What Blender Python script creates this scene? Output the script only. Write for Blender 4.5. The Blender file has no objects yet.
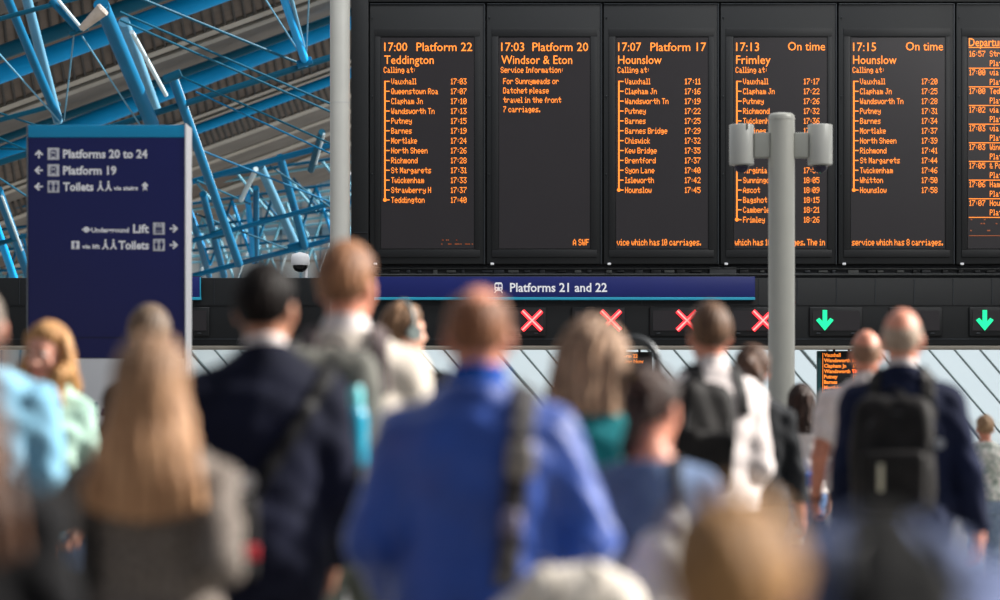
import bpy, bmesh, math, random
import numpy as np
from mathutils import Vector, Matrix

random.seed(7)
rng = np.random.default_rng(7)
F, CH, HY = 2500.0, 1.4, 400.0          # focal length in pixels, eye height, horizon row
COL = bpy.context.scene.collection


def P(px, py, d):
    return Vector(((px - 500) / F * d, d, CH + (HY - py) / F * d))


def lin(c):
    return tuple(((v / 255) / 12.92 if v / 255 <= 0.04045 else ((v / 255 + 0.055) / 1.055) ** 2.4) for v in c)


# ------------------------------------------------------------------ materials
MATS = {}


def mat(name, rgb, rough=0.6, metal=0.0, var=0.15, scale=8.0, bump=0.0, bscale=60.0, emit=0.0, stretch=(1, 1, 1),
        rgb2=None, sss=0.0, detail=3.0, sheen=0.0):
    if name in MATS:
        return MATS[name]
    m = bpy.data.materials.new(name)
    m.use_nodes = True
    nt = m.node_tree
    b = nt.nodes['Principled BSDF']
    c = lin(rgb)
    c2 = lin(rgb2) if rgb2 else tuple(max(0, v * (1 - var)) for v in c)
    tc = nt.nodes.new('ShaderNodeTexCoord')
    mp = nt.nodes.new('ShaderNodeMapping')
    mp.inputs['Scale'].default_value = stretch
    nt.links.new(tc.outputs['Object'], mp.inputs['Vector'])
    nz = nt.nodes.new('ShaderNodeTexNoise')
    nz.inputs['Scale'].default_value = scale
    nz.inputs['Detail'].default_value = detail
    nt.links.new(mp.outputs['Vector'], nz.inputs['Vector'])
    rp = nt.nodes.new('ShaderNodeValToRGB')
    rp.color_ramp.elements[0].position = 0.35
    rp.color_ramp.elements[1].position = 0.65
    rp.color_ramp.elements[0].color = (*c2, 1)
    rp.color_ramp.elements[1].color = (*c, 1)
    nt.links.new(nz.outputs['Fac'], rp.inputs['Fac'])
    nt.links.new(rp.outputs['Color'], b.inputs['Base Color'])
    b.inputs['Roughness'].default_value = rough
    b.inputs['Metallic'].default_value = metal
    if sheen:
        b.inputs['Sheen Weight'].default_value = sheen
    if sss:
        b.inputs['Subsurface Weight'].default_value = sss
        b.inputs['Subsurface Radius'].default_value = (0.012, 0.005, 0.003)
    if emit:
        b.inputs['Emission Color'].default_value = (*c, 1)
        b.inputs['Emission Strength'].default_value = emit
    if bump:
        n2 = nt.nodes.new('ShaderNodeTexNoise')
        n2.inputs['Scale'].default_value = bscale
        n2.inputs['Detail'].default_value = 4
        nt.links.new(mp.outputs['Vector'], n2.inputs['Vector'])
        bp = nt.nodes.new('ShaderNodeBump')
        bp.inputs['Strength'].default_value = bump
        bp.inputs['Distance'].default_value = 0.01
        nt.links.new(n2.outputs['Fac'], bp.inputs['Height'])
        nt.links.new(bp.outputs['Normal'], b.inputs['Normal'])
    MATS[name] = m
    return m


def fabric(name, rgb, rgb2=None, rough=0.85, scale=14, var=0.25, bump=0.35):
    m = mat(name, rgb, rough, 0, var, scale, bump, 45, rgb2=rgb2)
    m.node_tree.nodes['Principled BSDF'].inputs['Specular IOR Level'].default_value = 0.15
    return m


def hairmat(name, rgb, rgb2, root=None):
    m = mat(name, rgb, 0.5, 0, 0.3, 55, 0.5, 130, rgb2=rgb2, stretch=(1, 1, 0.07), detail=2)
    m.node_tree.nodes['Principled BSDF'].inputs['Specular IOR Level'].default_value = 0.25
    if root:                                                      # darker towards the crown
        nt = m.node_tree
        b = nt.nodes['Principled BSDF']
        src = b.inputs['Base Color'].links[0].from_socket
        sx = nt.nodes.new('ShaderNodeSeparateXYZ')
        tc = nt.nodes.new('ShaderNodeTexCoord')
        nt.links.new(tc.outputs['Object'], sx.inputs[0])
        mr = nt.nodes.new('ShaderNodeMapRange')
        mr.inputs['From Min'].default_value = 1.50
        mr.inputs['From Max'].default_value = 1.70
        nt.links.new(sx.outputs['Z'], mr.inputs['Value'])
        mx = nt.nodes.new('ShaderNodeMixRGB')
        nt.links.new(mr.outputs['Result'], mx.inputs['Fac'])
        nt.links.new(src, mx.inputs['Color1'])
        mx.inputs['Color2'].default_value = (*lin(root), 1)
        nt.links.new(mx.outputs['Color'], b.inputs['Base Color'])
    return m


def skinmat(name, rgb):
    return mat(name, rgb, 0.5, 0, 0.14, 18, 0.08, 200, sss=0.12)


# ------------------------------------------------------------------ mesh helpers
def new_obj(name, verts, faces, mats, parent=None, smooth=False, midx=None):
    me = bpy.data.meshes.new(name)
    me.from_pydata([tuple(v) for v in verts], [], [tuple(int(i) for i in f) for f in faces])
    for m in (mats if isinstance(mats, (list, tuple)) else [mats]):
        me.materials.append(m)
    if midx is not None:
        me.polygons.foreach_set('material_index', np.asarray(midx, dtype=np.int32))
    if smooth:
        me.polygons.foreach_set('use_smooth', np.ones(len(me.polygons), dtype=bool))
    me.update()
    o = bpy.data.objects.new(name, me)
    COL.objects.link(o)
    if parent is not None:
        o.parent = parent
    return o


def tag(o, label=None, cat=None, group=None, kind=None):
    if label:
        o['label'] = label
    if cat:
        o['category'] = cat
    if group:
        o['group'] = group
    if kind:
        o['kind'] = kind
    return o


def empty(name, loc, rz=0.0, label=None, cat=None, group=None, scale=1.0):
    o = bpy.data.objects.new(name, None)
    COL.objects.link(o)
    o.location = loc
    o.rotation_euler = (0, 0, rz)
    o.scale = (scale,) * 3
    o.empty_display_size = 0.1
    return tag(o, label, cat, group)


class MB:
    """collects shapes, then links them as one mesh"""

    def __init__(self):
        self.v, self.f, self.s, self.m = [], [], [], []

    def add(self, v, f, smooth=False, mi=0):
        n = len(self.v)
        self.v += [tuple(x) for x in v]
        self.f += [tuple(i + n for i in q) for q in f]
        self.s += [smooth] * len(f)
        self.m += [mi] * len(f)
        return self

    def box(self, x0, x1, y0, y1, z0, z1, bevel=0.0, mi=0):
        if bevel <= 0:
            v = [(x, y, z) for x in (x0, x1) for y in (y0, y1) for z in (z0, z1)]
            f = [(0, 1, 3, 2), (4, 6, 7, 5), (0, 4, 5, 1), (2, 3, 7, 6), (0, 2, 6, 4), (1, 5, 7, 3)]
            return self.add(v, f, False, mi)
        bm = bmesh.new()
        bmesh.ops.create_cube(bm, size=1)
        for q in bm.verts:
            q.co = ((x0 + x1) / 2 + q.co.x * (x1 - x0), (y0 + y1) / 2 + q.co.y * (y1 - y0), (z0 + z1) / 2 + q.co.z * (z1 - z0))
        bmesh.ops.bevel(bm, geom=bm.edges[:], offset=bevel, segments=3, affect='EDGES', profile=0.5)
        bm.verts.index_update()
        self.add([q.co[:] for q in bm.verts], [[q.index for q in fc.verts] for fc in bm.faces], True, mi)
        bm.free()
        return self

    def tube(self, a, b, r, n=12, r2=None, mi=0, caps=True):
        a, b = Vector(a), Vector(b)
        r2 = r if r2 is None else r2
        d = (b - a).normalized()
        u = d.orthogonal().normalized()
        w = d.cross(u)
        v, f = [], []
        for k in range(n):
            t = 2 * math.pi * k / n
            e = u * math.cos(t) + w * math.sin(t)
            v += [a + e * r, b + e * r2]
        for k in range(n):
            j = (k + 1) % n
            f.append((2 * k, 2 * j, 2 * j + 1, 2 * k + 1))
        self.add(v, f, True, mi)
        if caps:
            self.add([v[2 * k] for k in range(n)], [tuple(range(n))[::-1]], False, mi)
            self.add([v[2 * k + 1] for k in range(n)], [tuple(range(n))], False, mi)
        return self

    def path(self, pts, r, n=8, mi=0):
        for a, b in zip(pts[:-1], pts[1:]):
            self.tube(a, b, r, n, mi=mi)
        return self

    def lathe(self, prof, c, n=24, mi=0):
        """prof: list of (r, z) about the vertical axis through c"""
        v, f = [], []
        for r, z in prof:
            for k in range(n):
                t = 2 * math.pi * k / n
                v.append((c[0] + r * math.cos(t), c[1] + r * math.sin(t), c[2] + z))
        for i in range(len(prof) - 1):
            for k in range(n):
                j = (k + 1) % n
                f.append((i * n + k, i * n + j, (i + 1) * n + j, (i + 1) * n + k))
        self.add(v, f, True, mi)
        self.add(v[:n], [tuple(range(n))[::-1]], False, mi)
        return self.add(v[-n:], [tuple(range(n))], False, mi)

    def poly(self, pts, y, th=0.004, mi=0):
        """flat polygon of (x, z) in the plane y, thickness th towards -y"""
        n = len(pts)
        ar = sum(pts[i][0] * pts[(i + 1) % n][1] - pts[(i + 1) % n][0] * pts[i][1] for i in range(n))
        if ar < 0:
            pts = pts[::-1]
        v = [(x, y - th, z) for x, z in pts] + [(x, y, z) for x, z in pts]
        f = [tuple(range(n)), tuple(range(n, 2 * n))[::-1]]
        f += [((i + 1) % n, i, i + n, (i + 1) % n + n) for i in range(n)]
        return self.add(v, f, False, mi)

    def rect(self, x0, x1, z0, z1, y, th=0.004, mi=0):
        return self.poly([(x0, z0), (x1, z0), (x1, z1), (x0, z1)], y, th, mi)

    def build(self, name, mats, parent=None, loc=None):
        o = new_obj(name, self.v, self.f, mats, parent, False, self.m)
        o.data.polygons.foreach_set('use_smooth', np.array(self.s, dtype=bool))
        if loc is not None:
            o.location = loc
        return o


def struct(o):
    o['kind'] = 'structure'
    return o


# ------------------------------------------------------------------ lettering
_TX = {}


def text_geo(s, bold=0.0):
    key = (s, bold)
    if key in _TX:
        return _TX[key]
    cu = bpy.data.curves.new('lettering', 'FONT')
    cu.body = s
    cu.size = 1
    cu.offset = bold
    cu.resolution_u = 2
    o = bpy.data.objects.new('lettering', cu)
    COL.objects.link(o)
    dg = bpy.context.evaluated_depsgraph_get()
    me = bpy.data.meshes.new_from_object(o.evaluated_get(dg))
    v = [(q.co.x, q.co.y) for q in me.vertices]
    f = [tuple(p.vertices) for p in me.polygons]
    bpy.data.objects.remove(o)
    bpy.data.curves.remove(cu)
    bpy.data.meshes.remove(me)
    _TX[key] = (v, f)
    return v, f


def put_text(mb, s, x0, x1, zc, cap, y, bold=0.012, mi=0, align='fit'):
    """write s between x0 and x1 (world metres), capitals `cap` high centred on zc, standing in plane y, facing -y"""
    v, f = text_geo(s, bold)
    if not v:
        return
    ax = min(q[0] for q in v)
    bx = max(q[0] for q in v)
    k = cap / 0.70
    if align == 'fit':
        kx = (x1 - x0) / (bx - ax)
        ox = x0
    elif align == 'left':
        kx = k if x1 is None else x1
        ox = x0
    else:
        kx = k if x0 is None else x0
        ox = x1 - kx * (bx - ax)
    mb.add([(ox + kx * (a - ax), y, zc - cap / 2 + b * k) for a, b in v], f, False, mi)


# dot-matrix letters, five columns of seven dots (low bit on top)
_DOT = {}
for _e in ("&3649562050 .0060600000 :0000140000 03E5149453E 100427F4000 24261514946 321414D4B31 41814127F10 52745454539 63C4A494931 70171090503 83649494936 "
           "9464949291E A7C1211127C B7F49494936 C3E41414122 D7F4141413E E7F49494941 F7F09090901 G3E41415173 H7F0808087F I00417F4100 J2040413F01 K7F08142241 "
           "L7F40404040 M7F021C027F N7F0408107F O3E4141413E P7F09090906 Q3E4151215E R7F09192946 S2649494932 T01017F0101 U3F4040403F V1F2040201F W3F4038403F "
           "a2054547840 b7F28444438 c3844444428 d384444287F e3854545418 f00087E0902 g18A4A49C78 h7F08040478 i00447D4000 k7F10284400 l00417F4000 m7C04780478 "
           "n7C08040478 o3844444438 pFC18242418 r7C08040408 s4854545424 t04043F4424 u3C4040207C v1C2040201C w3C4030403C x4428102844 y4C9090907C z4464544C44").split(' '):
    _DOT[_e[0]] = [int(_e[1 + 2 * _i:3 + 2 * _i], 16) for _i in range(5)]


def put_dots(mb, s, xa, xb, zc, cap, y, pitch=None, mi=0):
    """dot-matrix text from xa; ends at xb, or with column pitch `pitch`"""
    cols = []
    for ch in s:
        if ch == ' ':
            cols += [0, 0, 0]
            continue
        g = list(_DOT[ch])
        while g and g[0] == 0:
            g = g[1:]
        while g and g[-1] == 0:
            g = g[:-1]
        cols += ([0, 0x14, 0] if ch == ':' else g) + [0]
    cols = cols[:-1]
    px = pitch if pitch else (xb - xa) / len(cols)
    pz = cap / 7.0
    zt = zc + cap / 2
    for j in range(9):
        i = 0
        while i < len(cols):
            if cols[i] >> j & 1 and j < 8:
                k = i
                while k + 1 < len(cols) and cols[k + 1] >> j & 1:
                    k += 1
                x0, x1 = xa + (i - .04) * px, xa + (k + 1.04) * px
                z0, z1 = zt - (j + .98) * pz, zt - (j + .02) * pz
                mb.add([(x0, y, z0), (x1, y, z0), (x1, y, z1), (x0, y, z1)], [(0, 1, 2, 3)], False, mi)
                i = k
            i += 1


# ------------------------------------------------------------------ implicit surfaces
def surfnet(val, org, h):
    nx, ny, nz = val.shape
    ins = val < 0
    cnt = np.zeros((nx - 1, ny - 1, nz - 1), dtype=np.int8)
    corners = [(i, j, k) for i in (0, 1) for j in (0, 1) for k in (0, 1)]
    for i, j, k in corners:
        cnt += ins[i:nx - 1 + i, j:ny - 1 + j, k:nz - 1 + k]
    act = (cnt > 0) & (cnt < 8)
    idx = np.argwhere(act)
    if len(idx) == 0:
        return np.zeros((0, 3)), []
    vid = -np.ones(act.shape, dtype=np.int64)
    vid[act] = np.arange(len(idx))
    acc = np.zeros((len(idx), 3))
    num = np.zeros(len(idx))
    cv = {c: val[idx[:, 0] + c[0], idx[:, 1] + c[1], idx[:, 2] + c[2]] for c in corners}
    for c in corners:
        for ax in range(3):
            if c[ax] == 0:
                e = list(c)
                e[ax] = 1
                a, b = cv[c], cv[tuple(e)]
                cr = (a < 0) != (b < 0)
                t = np.where(cr, a / np.where(cr, a - b, 1), 0)
                pt = np.array(c, dtype=float)[None, :].repeat(len(idx), 0)
                pt[:, ax] += t
                acc[cr] += pt[cr]
                num += cr
    V = (idx + acc / num[:, None]) * h + np.array(org)
    faces = []
    for ax in range(3):
        o1, o2 = (ax + 1) % 3, (ax + 2) % 3
        sl0 = [slice(None)] * 3
        sl1 = [slice(None)] * 3
        sl0[ax] = slice(0, -1)
        sl1[ax] = slice(1, None)
        A, B = ins[tuple(sl0)], ins[tuple(sl1)]
        e = np.argwhere(A != B)
        e = e[(e[:, o1] > 0) & (e[:, o2] > 0) & (e[:, o1] < val.shape[o1] - 1) & (e[:, o2] < val.shape[o2] - 1)]
        if len(e) == 0:
            continue
        flip = A[e[:, 0], e[:, 1], e[:, 2]]

        def cell(d1, d2):
            q = e.copy()
            q[:, o1] += d1
            q[:, o2] += d2
            return vid[q[:, 0], q[:, 1], q[:, 2]]
        q = np.stack([cell(-1, -1), cell(0, -1), cell(0, 0), cell(-1, 0)], 1)
        q[~flip] = q[~flip][:, ::-1]
        faces.append(q)
    Fc = np.concatenate(faces) if faces else np.zeros((0, 4), int)
    Fc = Fc[(Fc >= 0).all(1)]
    return V, Fc


def mesh_sdf(fn, lo, hi, h):
    """mesh fn(P)<0 inside the box lo..hi; evaluates only blocks near the surface"""
    lo, hi = np.array(lo, float), np.array(hi, float)
    B = 4
    nb = np.maximum(1, np.ceil((hi - lo) / (h * B)).astype(int))
    n = nb * B + 1
    cc = np.stack(np.meshgrid(*[lo[a] + (np.arange(nb[a]) + 0.5) * h * B for a in range(3)], indexing='ij'), -1)
    cvv = fn(cc.reshape(-1, 3)).reshape(nb)
    near = np.abs(cvv) < h * B * 1.35
    val = np.ones(n, dtype=np.float64)
    rep = np.repeat(np.repeat(np.repeat(cvv, B, 0), B, 1), B, 2)
    val[:-1, :-1, :-1] = np.where(rep < 0, -1.0, 1.0)
    val[-1] = val[-2]
    val[:, -1] = val[:, -2]
    val[:, :, -1] = val[:, :, -2]
    mk = np.zeros(n, dtype=bool)
    nr = np.repeat(np.repeat(np.repeat(near, B, 0), B, 1), B, 2)
    for i in (0, 1):
        for j in (0, 1):
            for k in (0, 1):
                mk[i:n[0] - 1 + i, j:n[1] - 1 + j, k:n[2] - 1 + k] |= nr
    pts = np.argwhere(mk)
    if len(pts):
        val[mk] = fn(lo + pts * h)
    val[val == 0] = 1e-7
    return surfnet(val, lo, h)


def rc(p, a, b, ra, rb):
    a = np.asarray(a, float)
    ab = np.asarray(b, float) - a
    t = np.clip((p - a) @ ab / (ab @ ab), 0, 1)
    return np.linalg.norm(p - a - t[:, None] * ab, axis=1) - (ra + (rb - ra) * t)


def ell(p, c, r):
    r = np.asarray(r, float)
    q = (p - np.asarray(c, float)) / r
    k0 = np.linalg.norm(q, axis=1)
    k1 = np.linalg.norm(q / r, axis=1) + 1e-9
    return k0 * (k0 - 1) / k1


def rbox(p, c, hs, r):
    q = np.abs(p - np.asarray(c, float)) - np.asarray(hs, float) + r
    return np.linalg.norm(np.maximum(q, 0), axis=1) + np.minimum(q.max(1), 0) - r


def smin(a, b, k):
    t = np.clip(0.5 + 0.5 * (b - a) / k, 0, 1)
    return b + (a - b) * t - k * t * (1 - t)


def prof(p, tab, off=0.0, ex=2.3):
    tab = np.asarray(tab, float)
    z = p[:, 2]
    a = np.interp(z, tab[:, 0], tab[:, 1]) + off
    b = np.interp(z, tab[:, 0], tab[:, 2]) + off
    c = np.interp(z, tab[:, 0], tab[:, 3])
    q = (np.abs(p[:, 0] / a) ** ex + np.abs((p[:, 1] - c) / b) ** ex) ** (1 / ex)
    d = (q - 1) * np.minimum(a, b)
    return np.maximum(d, np.maximum(z - tab[-1, 0] - off, tab[0, 0] - off - z))


def rot(axis, ang):
    return np.array(Matrix.Rotation(ang, 3, axis))
# ------------------------------------------------------------------ people
TORSO_M = [(0.80, .150, .100, -.005), (0.90, .172, .118, -.010), (0.98, .170, .116, -.008), (1.09, .155, .104, .004),
           (1.22, .172, .116, .004), (1.32, .180, .118, -.002), (1.39, .158, .104, -.008), (1.44, .105, .078, -.014), (1.50, .060, .056, -.014)]
TORSO_F = [(0.80, .155, .105, -.008), (0.90, .176, .122, -.014), (0.98, .166, .112, -.008), (1.09, .132, .092, .002),
           (1.22, .150, .112, .010), (1.30, .158, .124, .014), (1.39, .135, .096, -.006), (1.44, .090, .070, -.014), (1.50, .052, .050, -.014)]


class Person:
    def __init__(s, sex='m', g=1.0, lean=0.0, yaw=0.0, pitch=0.0, roll=0.0, ua_r=(.16, -.06, -1), fa_r=(.02, .25, -1), ua_l=(.16, -.06, -1),
                 fa_l=(.02, .25, -1), stride=0.12, curl=0.6, sw=None):
        s.sex, s.g = sex, g
        s.tab = np.array(TORSO_M if sex == 'm' else TORSO_F)
        s.tab[:, 1:3] *= g
        s.sw = sw or (.190 if sex == 'm' else .165)
        s.af = 1.0 if sex == 'm' else 0.84
        s.af *= 0.6 + 0.4 * g
        s.Ru = rot('X', -lean).T           # inverse of leaning forward (+y)
        s.Rh = (rot('Z', yaw) @ rot('X', -pitch) @ rot('Y', roll)).T
        s.piv = np.array([0, 0, .95])
        s.hp = np.array([0, -.01, 1.50])
        s.arms = {}
        for sd, ua, fa in ((1, ua_r, fa_r), (-1, ua_l, fa_l)):
            S = np.array([s.sw * sd, -.008, 1.372])
            u = np.array(ua, float) * (sd, 1, 1)
            u /= np.linalg.norm(u)
            f = np.array(fa, float) * (sd, 1, 1)
            f /= np.linalg.norm(f)
            E = S + u * .285
            W = E + f * .245
            n = np.array([-sd, 0, 0.0]) - f * (-sd * f[0])       # palm faces the thigh
            if np.linalg.norm(n) < .3:
                n = np.array([0, 0, -1.0])
            n /= np.linalg.norm(n)
            t = np.array([0, 1.0, 0]) - f * f[1] - n * n[1]
            if np.linalg.norm(t) < .15:
                t = np.array([0, 0, 1.0]) - f * f[2]
            t = t - f * (t @ f) - n * (t @ n)
            t /= np.linalg.norm(t)
            s.arms[sd] = (S, E, W, f, n, t)
        s.curl = curl
        s.stride = stride
        s.legs = {}
        for sd in (1, -1):
            y = stride * sd
            s.legs[sd] = (np.array([.088 * sd, -.005, .90]), np.array([.092 * sd, y * .5 + .03, .49]), np.array([.095 * sd, y - .02, .075]))

    def up(s, p):
        return (p - s.piv) @ s.Ru.T + s.piv

    def hd(s, pu):
        return (pu - s.hp) @ s.Rh.T + s.hp

    def up_inv(s, q):
        return (np.asarray(q, float) - s.piv) @ s.Ru + s.piv

    def hd_inv(s, q):
        return (np.asarray(q, float) - s.hp) @ s.Rh + s.hp

    # -- pieces
    def head(s, ph):
        d = ell(ph, (0, -.002, 1.642), (.076, .097, .106))
        d = smin(d, ell(ph, (0, .036, 1.580), (.058, .060, .078)), .03)
        d = smin(d, ell(ph, (0, .070, 1.530), (.026, .022, .020)), .03)
        d = smin(d, rc(ph, (-.028, .082, 1.652), (.028, .082, 1.652), .012, .012), .018)
        for sd in (1, -1):
            d = -smin(-d, ell(ph, (.031 * sd, .103, 1.632), (.017, .015, .011)), .012)
            d = smin(d, ell(ph, (.040 * sd, .068, 1.596), (.020, .018, .018)), .02)
            ear = ell(ph, (.079 * sd, -.006, 1.612), (.011, .021, .033))
            ear = np.maximum(ear, -ell(ph, (.092 * sd, -.002, 1.615), (.009, .012, .020)))
            d = smin(d, ear, .008)
        d = smin(d, rc(ph, (0, .094, 1.640), (0, .112, 1.597), .008, .0125), .012)
        for sd in (1, -1):
            d = smin(d, ell(ph, (.011 * sd, .103, 1.594), (.008, .010, .007)), .006)
        d = smin(d, ell(ph, (0, .091, 1.566), (.023, .010, .006)), .006)
        d = smin(d, ell(ph, (0, .090, 1.556), (.019, .010, .006)), .006)
        return d

    def neck(s, pu, ph):
        return rc(pu, (0, -.020, 1.43), s.hd_inv((0, -.012, 1.57)), .060 * (0.5 + .5 * s.af), .053 * (.5 + .5 * s.af))

    def hand(s, pu, sd):
        S, E, W, f, n, t = s.arms[sd]
        k = .95 if s.sex == 'm' else .85
        d = rc(pu, W - f * .02, W + f * .03, .026 * k, .026 * k)
        kn = []
        for i, o in enumerate((.030, .010, -.010, -.029)):
            K = W + (f * (.092 - .006 * abs(i - 1)) + t * o) * k
            kn.append(K)
            d = smin(d, rc(pu, W + (f * .022 + t * o * .6) * k, K, .015 * k, .0115 * k), .012)
        for i, (K, L) in enumerate(zip(kn, (.068, .076, .070, .054))):
            a1 = s.curl * (.55 + .1 * i)
            a2 = a1 + s.curl * .9
            a3 = a2 + s.curl * .6
            p0 = K
            L *= k
            for a, l, r0, r1 in ((a1, .46, .0105, .0095), (a2, .31, .0095, .0085), (a3, .25, .0085, .0072)):
                p1 = p0 + (f * math.cos(a) + n * math.sin(a)) * L * l
                d = smin(d, rc(pu, p0, p1, r0 * k, r1 * k), .004)
                p0 = p1
        b0 = W + (f * .022 + t * .022) * k
        b1 = b0 + (f * .030 + t * .026 + n * .012) * k
        b2 = b1 + (f * .030 + t * .010 + n * .014) * k
        b3 = b2 + (f * .024 + t * .000 + n * .012) * k
        d = smin(d, rc(pu, b0, b1, .016 * k, .013 * k), .01)
        d = smin(d, rc(pu, b1, b2, .012 * k, .0105 * k), .005)
        return smin(d, rc(pu, b2, b3, .0105 * k, .008 * k), .004)

    def armsdf(s, pu, off=0.0, cut=1.0, flare=0.0):
        d = None
        for sd in (1, -1):
            S, E, W, f, n, t = s.arms[sd]
            a = rc(pu, S, E, (.054 * s.af) + off * .7, (.042 * s.af) + off * .8)
            if cut > 0:
                We = E + (W - E) * cut
                b = rc(pu, E, We, (.042 * s.af) + off * .8, (.042 + (.029 - .042) * cut) * s.af + off * .7 + flare)
                b = np.maximum(b, (pu - We) @ f)
                a = smin(a, b, .02)
            elif cut < 0:                                         # short sleeve ends above the elbow
                u = (E - S) / np.linalg.norm(E - S)
                a = np.maximum(a, (pu - (E + u * .285 * cut)) @ u)
            d = a if d is None else np.minimum(d, a)
        return d

    def trunk(s, pu, off=0.0):
        d = prof(pu, s.tab, off)
        for sd in (1, -1):
            S = s.arms[sd][0]
            d = smin(d, rc(pu, (.040 * sd, -.018, 1.435), S + (-.012 * sd, 0, .004), .042 + off * .7, .052 * s.af + off * .7), .05)
        return d

    def leg(s, p, off=0.0, bell=0.0):
        d = None
        for sd in (1, -1):
            Hh, K, A = s.legs[sd]
            a = smin(rc(p, Hh, K, .086 * (.5 + .5 * s.g) + off, .058 + off), rc(p, K, A, .056 + off, .042 + off + bell), .02)
            d = a if d is None else np.minimum(d, a)
        return d

    def body(s, p):
        pu = s.up(p)
        ph = s.hd(pu)
        d = smin(s.trunk(pu, -.004), s.armsdf(pu), .03)
        d = smin(d, s.leg(p), .03)
        d = smin(d, smin(s.head(ph), s.neck(pu, ph), .02), .025)
        for sd in (1, -1):
            Hh, K, A = s.legs[sd]
            d = smin(d, rc(p, A + (0, -.03, -.03), A + (0, .13, -.045), .035, .025), .02)
        d = np.minimum(d, np.minimum(s.hand(pu, 1), s.hand(pu, -1)))
        return d

    def top(s, p, off=.014, sleeve=.97, hem=.86, wr=.004, flare=.006, seed=0., neckz=1.50, loose=0.0, mini=.035):
        pu = s.up(p)
        tr = s.trunk(pu, off)
        if loose:
            tr = tr - loose * np.clip((1.32 - pu[:, 2]) / .35, 0, 1)
        d = smin(tr, s.armsdf(pu, off, sleeve, flare), mini)
        x, y, z = pu[:, 0], pu[:, 1], pu[:, 2]
        w = np.sin(31 * z + 7 * np.sin(8 * x + 2 + seed) + 5 * y) * np.sin(13 * x + 6 * z + seed) + .6 * np.sin(55 * z + 21 * x + 9 * np.sin(11 * y + seed))
        d = d + wr * w
        d = np.maximum(d, hem - p[:, 2] if abs(s.Ru[1, 2]) < .01 else hem - z)
        return np.maximum(d, z - neckz - .12 * np.abs(y + .01))

    def bottom(s, p, off=.012, waist=1.0, length=.05, wr=.003, skirt=None):
        d = smin(prof(p, s.tab[:4], off), s.leg(p, off, .01), .03)
        if skirt:
            z = p[:, 2]
            a = np.interp(z, [skirt, .9, 1.05], [.26, .19, .15])
            q = np.sqrt((p[:, 0] / a) ** 2 + (p[:, 1] / (a * .75)) ** 2)
            d = np.minimum(d, (q - 1) * a * .75)
            d = np.maximum(d, skirt - z)
        d = d + wr * np.sin(40 * p[:, 2] + 9 * p[:, 0])
        return np.maximum(np.maximum(d, p[:, 2] - waist), length - p[:, 2])

    def shoe(s, p, sd):
        Hh, K, A = s.legs[sd]
        d = smin(rc(p, A + (0, -.035, -.03), A + (0.008 * sd, .15, -.040), .044, .036), rc(p, A + (0, -.01, -.02), A + (0, 0, .03), .046, .048), .03)
        return np.maximum(d, -p[:, 2])

    def collar(s, p, r=.066, z0=1.435, z1=1.515, th=.008, tilt=.25):
        pu = s.up(p)
        q = np.sqrt(pu[:, 0] ** 2 + ((pu[:, 1] + .014) / 1.0) ** 2)
        rr = r + np.clip((1.50 - pu[:, 2]) * .35, -.01, .03)
        d = np.abs(q - rr) - th
        zz = pu[:, 2] + tilt * pu[:, 1]
        return np.maximum(np.maximum(d * .9, zz - z1), z0 - zz)


HAIRLINE = ([-.12, -.06, -.03, 0, .03, .055, .075, .12], [1.568, 1.575, 1.600, 1.638, 1.655, 1.676, 1.702, 1.712])


def groove(ph, amp=.003, freq=26):
    th = np.arctan2(ph[:, 0], -(ph[:, 1]) + .02)
    return amp * (np.sin(freq * th + 4 * np.sin(13 * ph[:, 2]) + 2 * np.sin(31 * ph[:, 2])) + .5 * np.sin(2.3 * freq * th + 5 * np.sin(9 * ph[:, 2])))


def hair_cap(ph, t=.012, line=HAIRLINE, low=0.0):
    hl = np.interp(ph[:, 1], line[0], line[1]) - low
    te = t * np.clip(.25 + (ph[:, 2] - hl) / .06, .25, 1)         # thinner towards the hairline
    d = ell(ph, (0, -.004, 1.644), (.076, .097, .106)) - te
    return np.maximum(d, (hl - ph[:, 2]) * .8)


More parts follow.
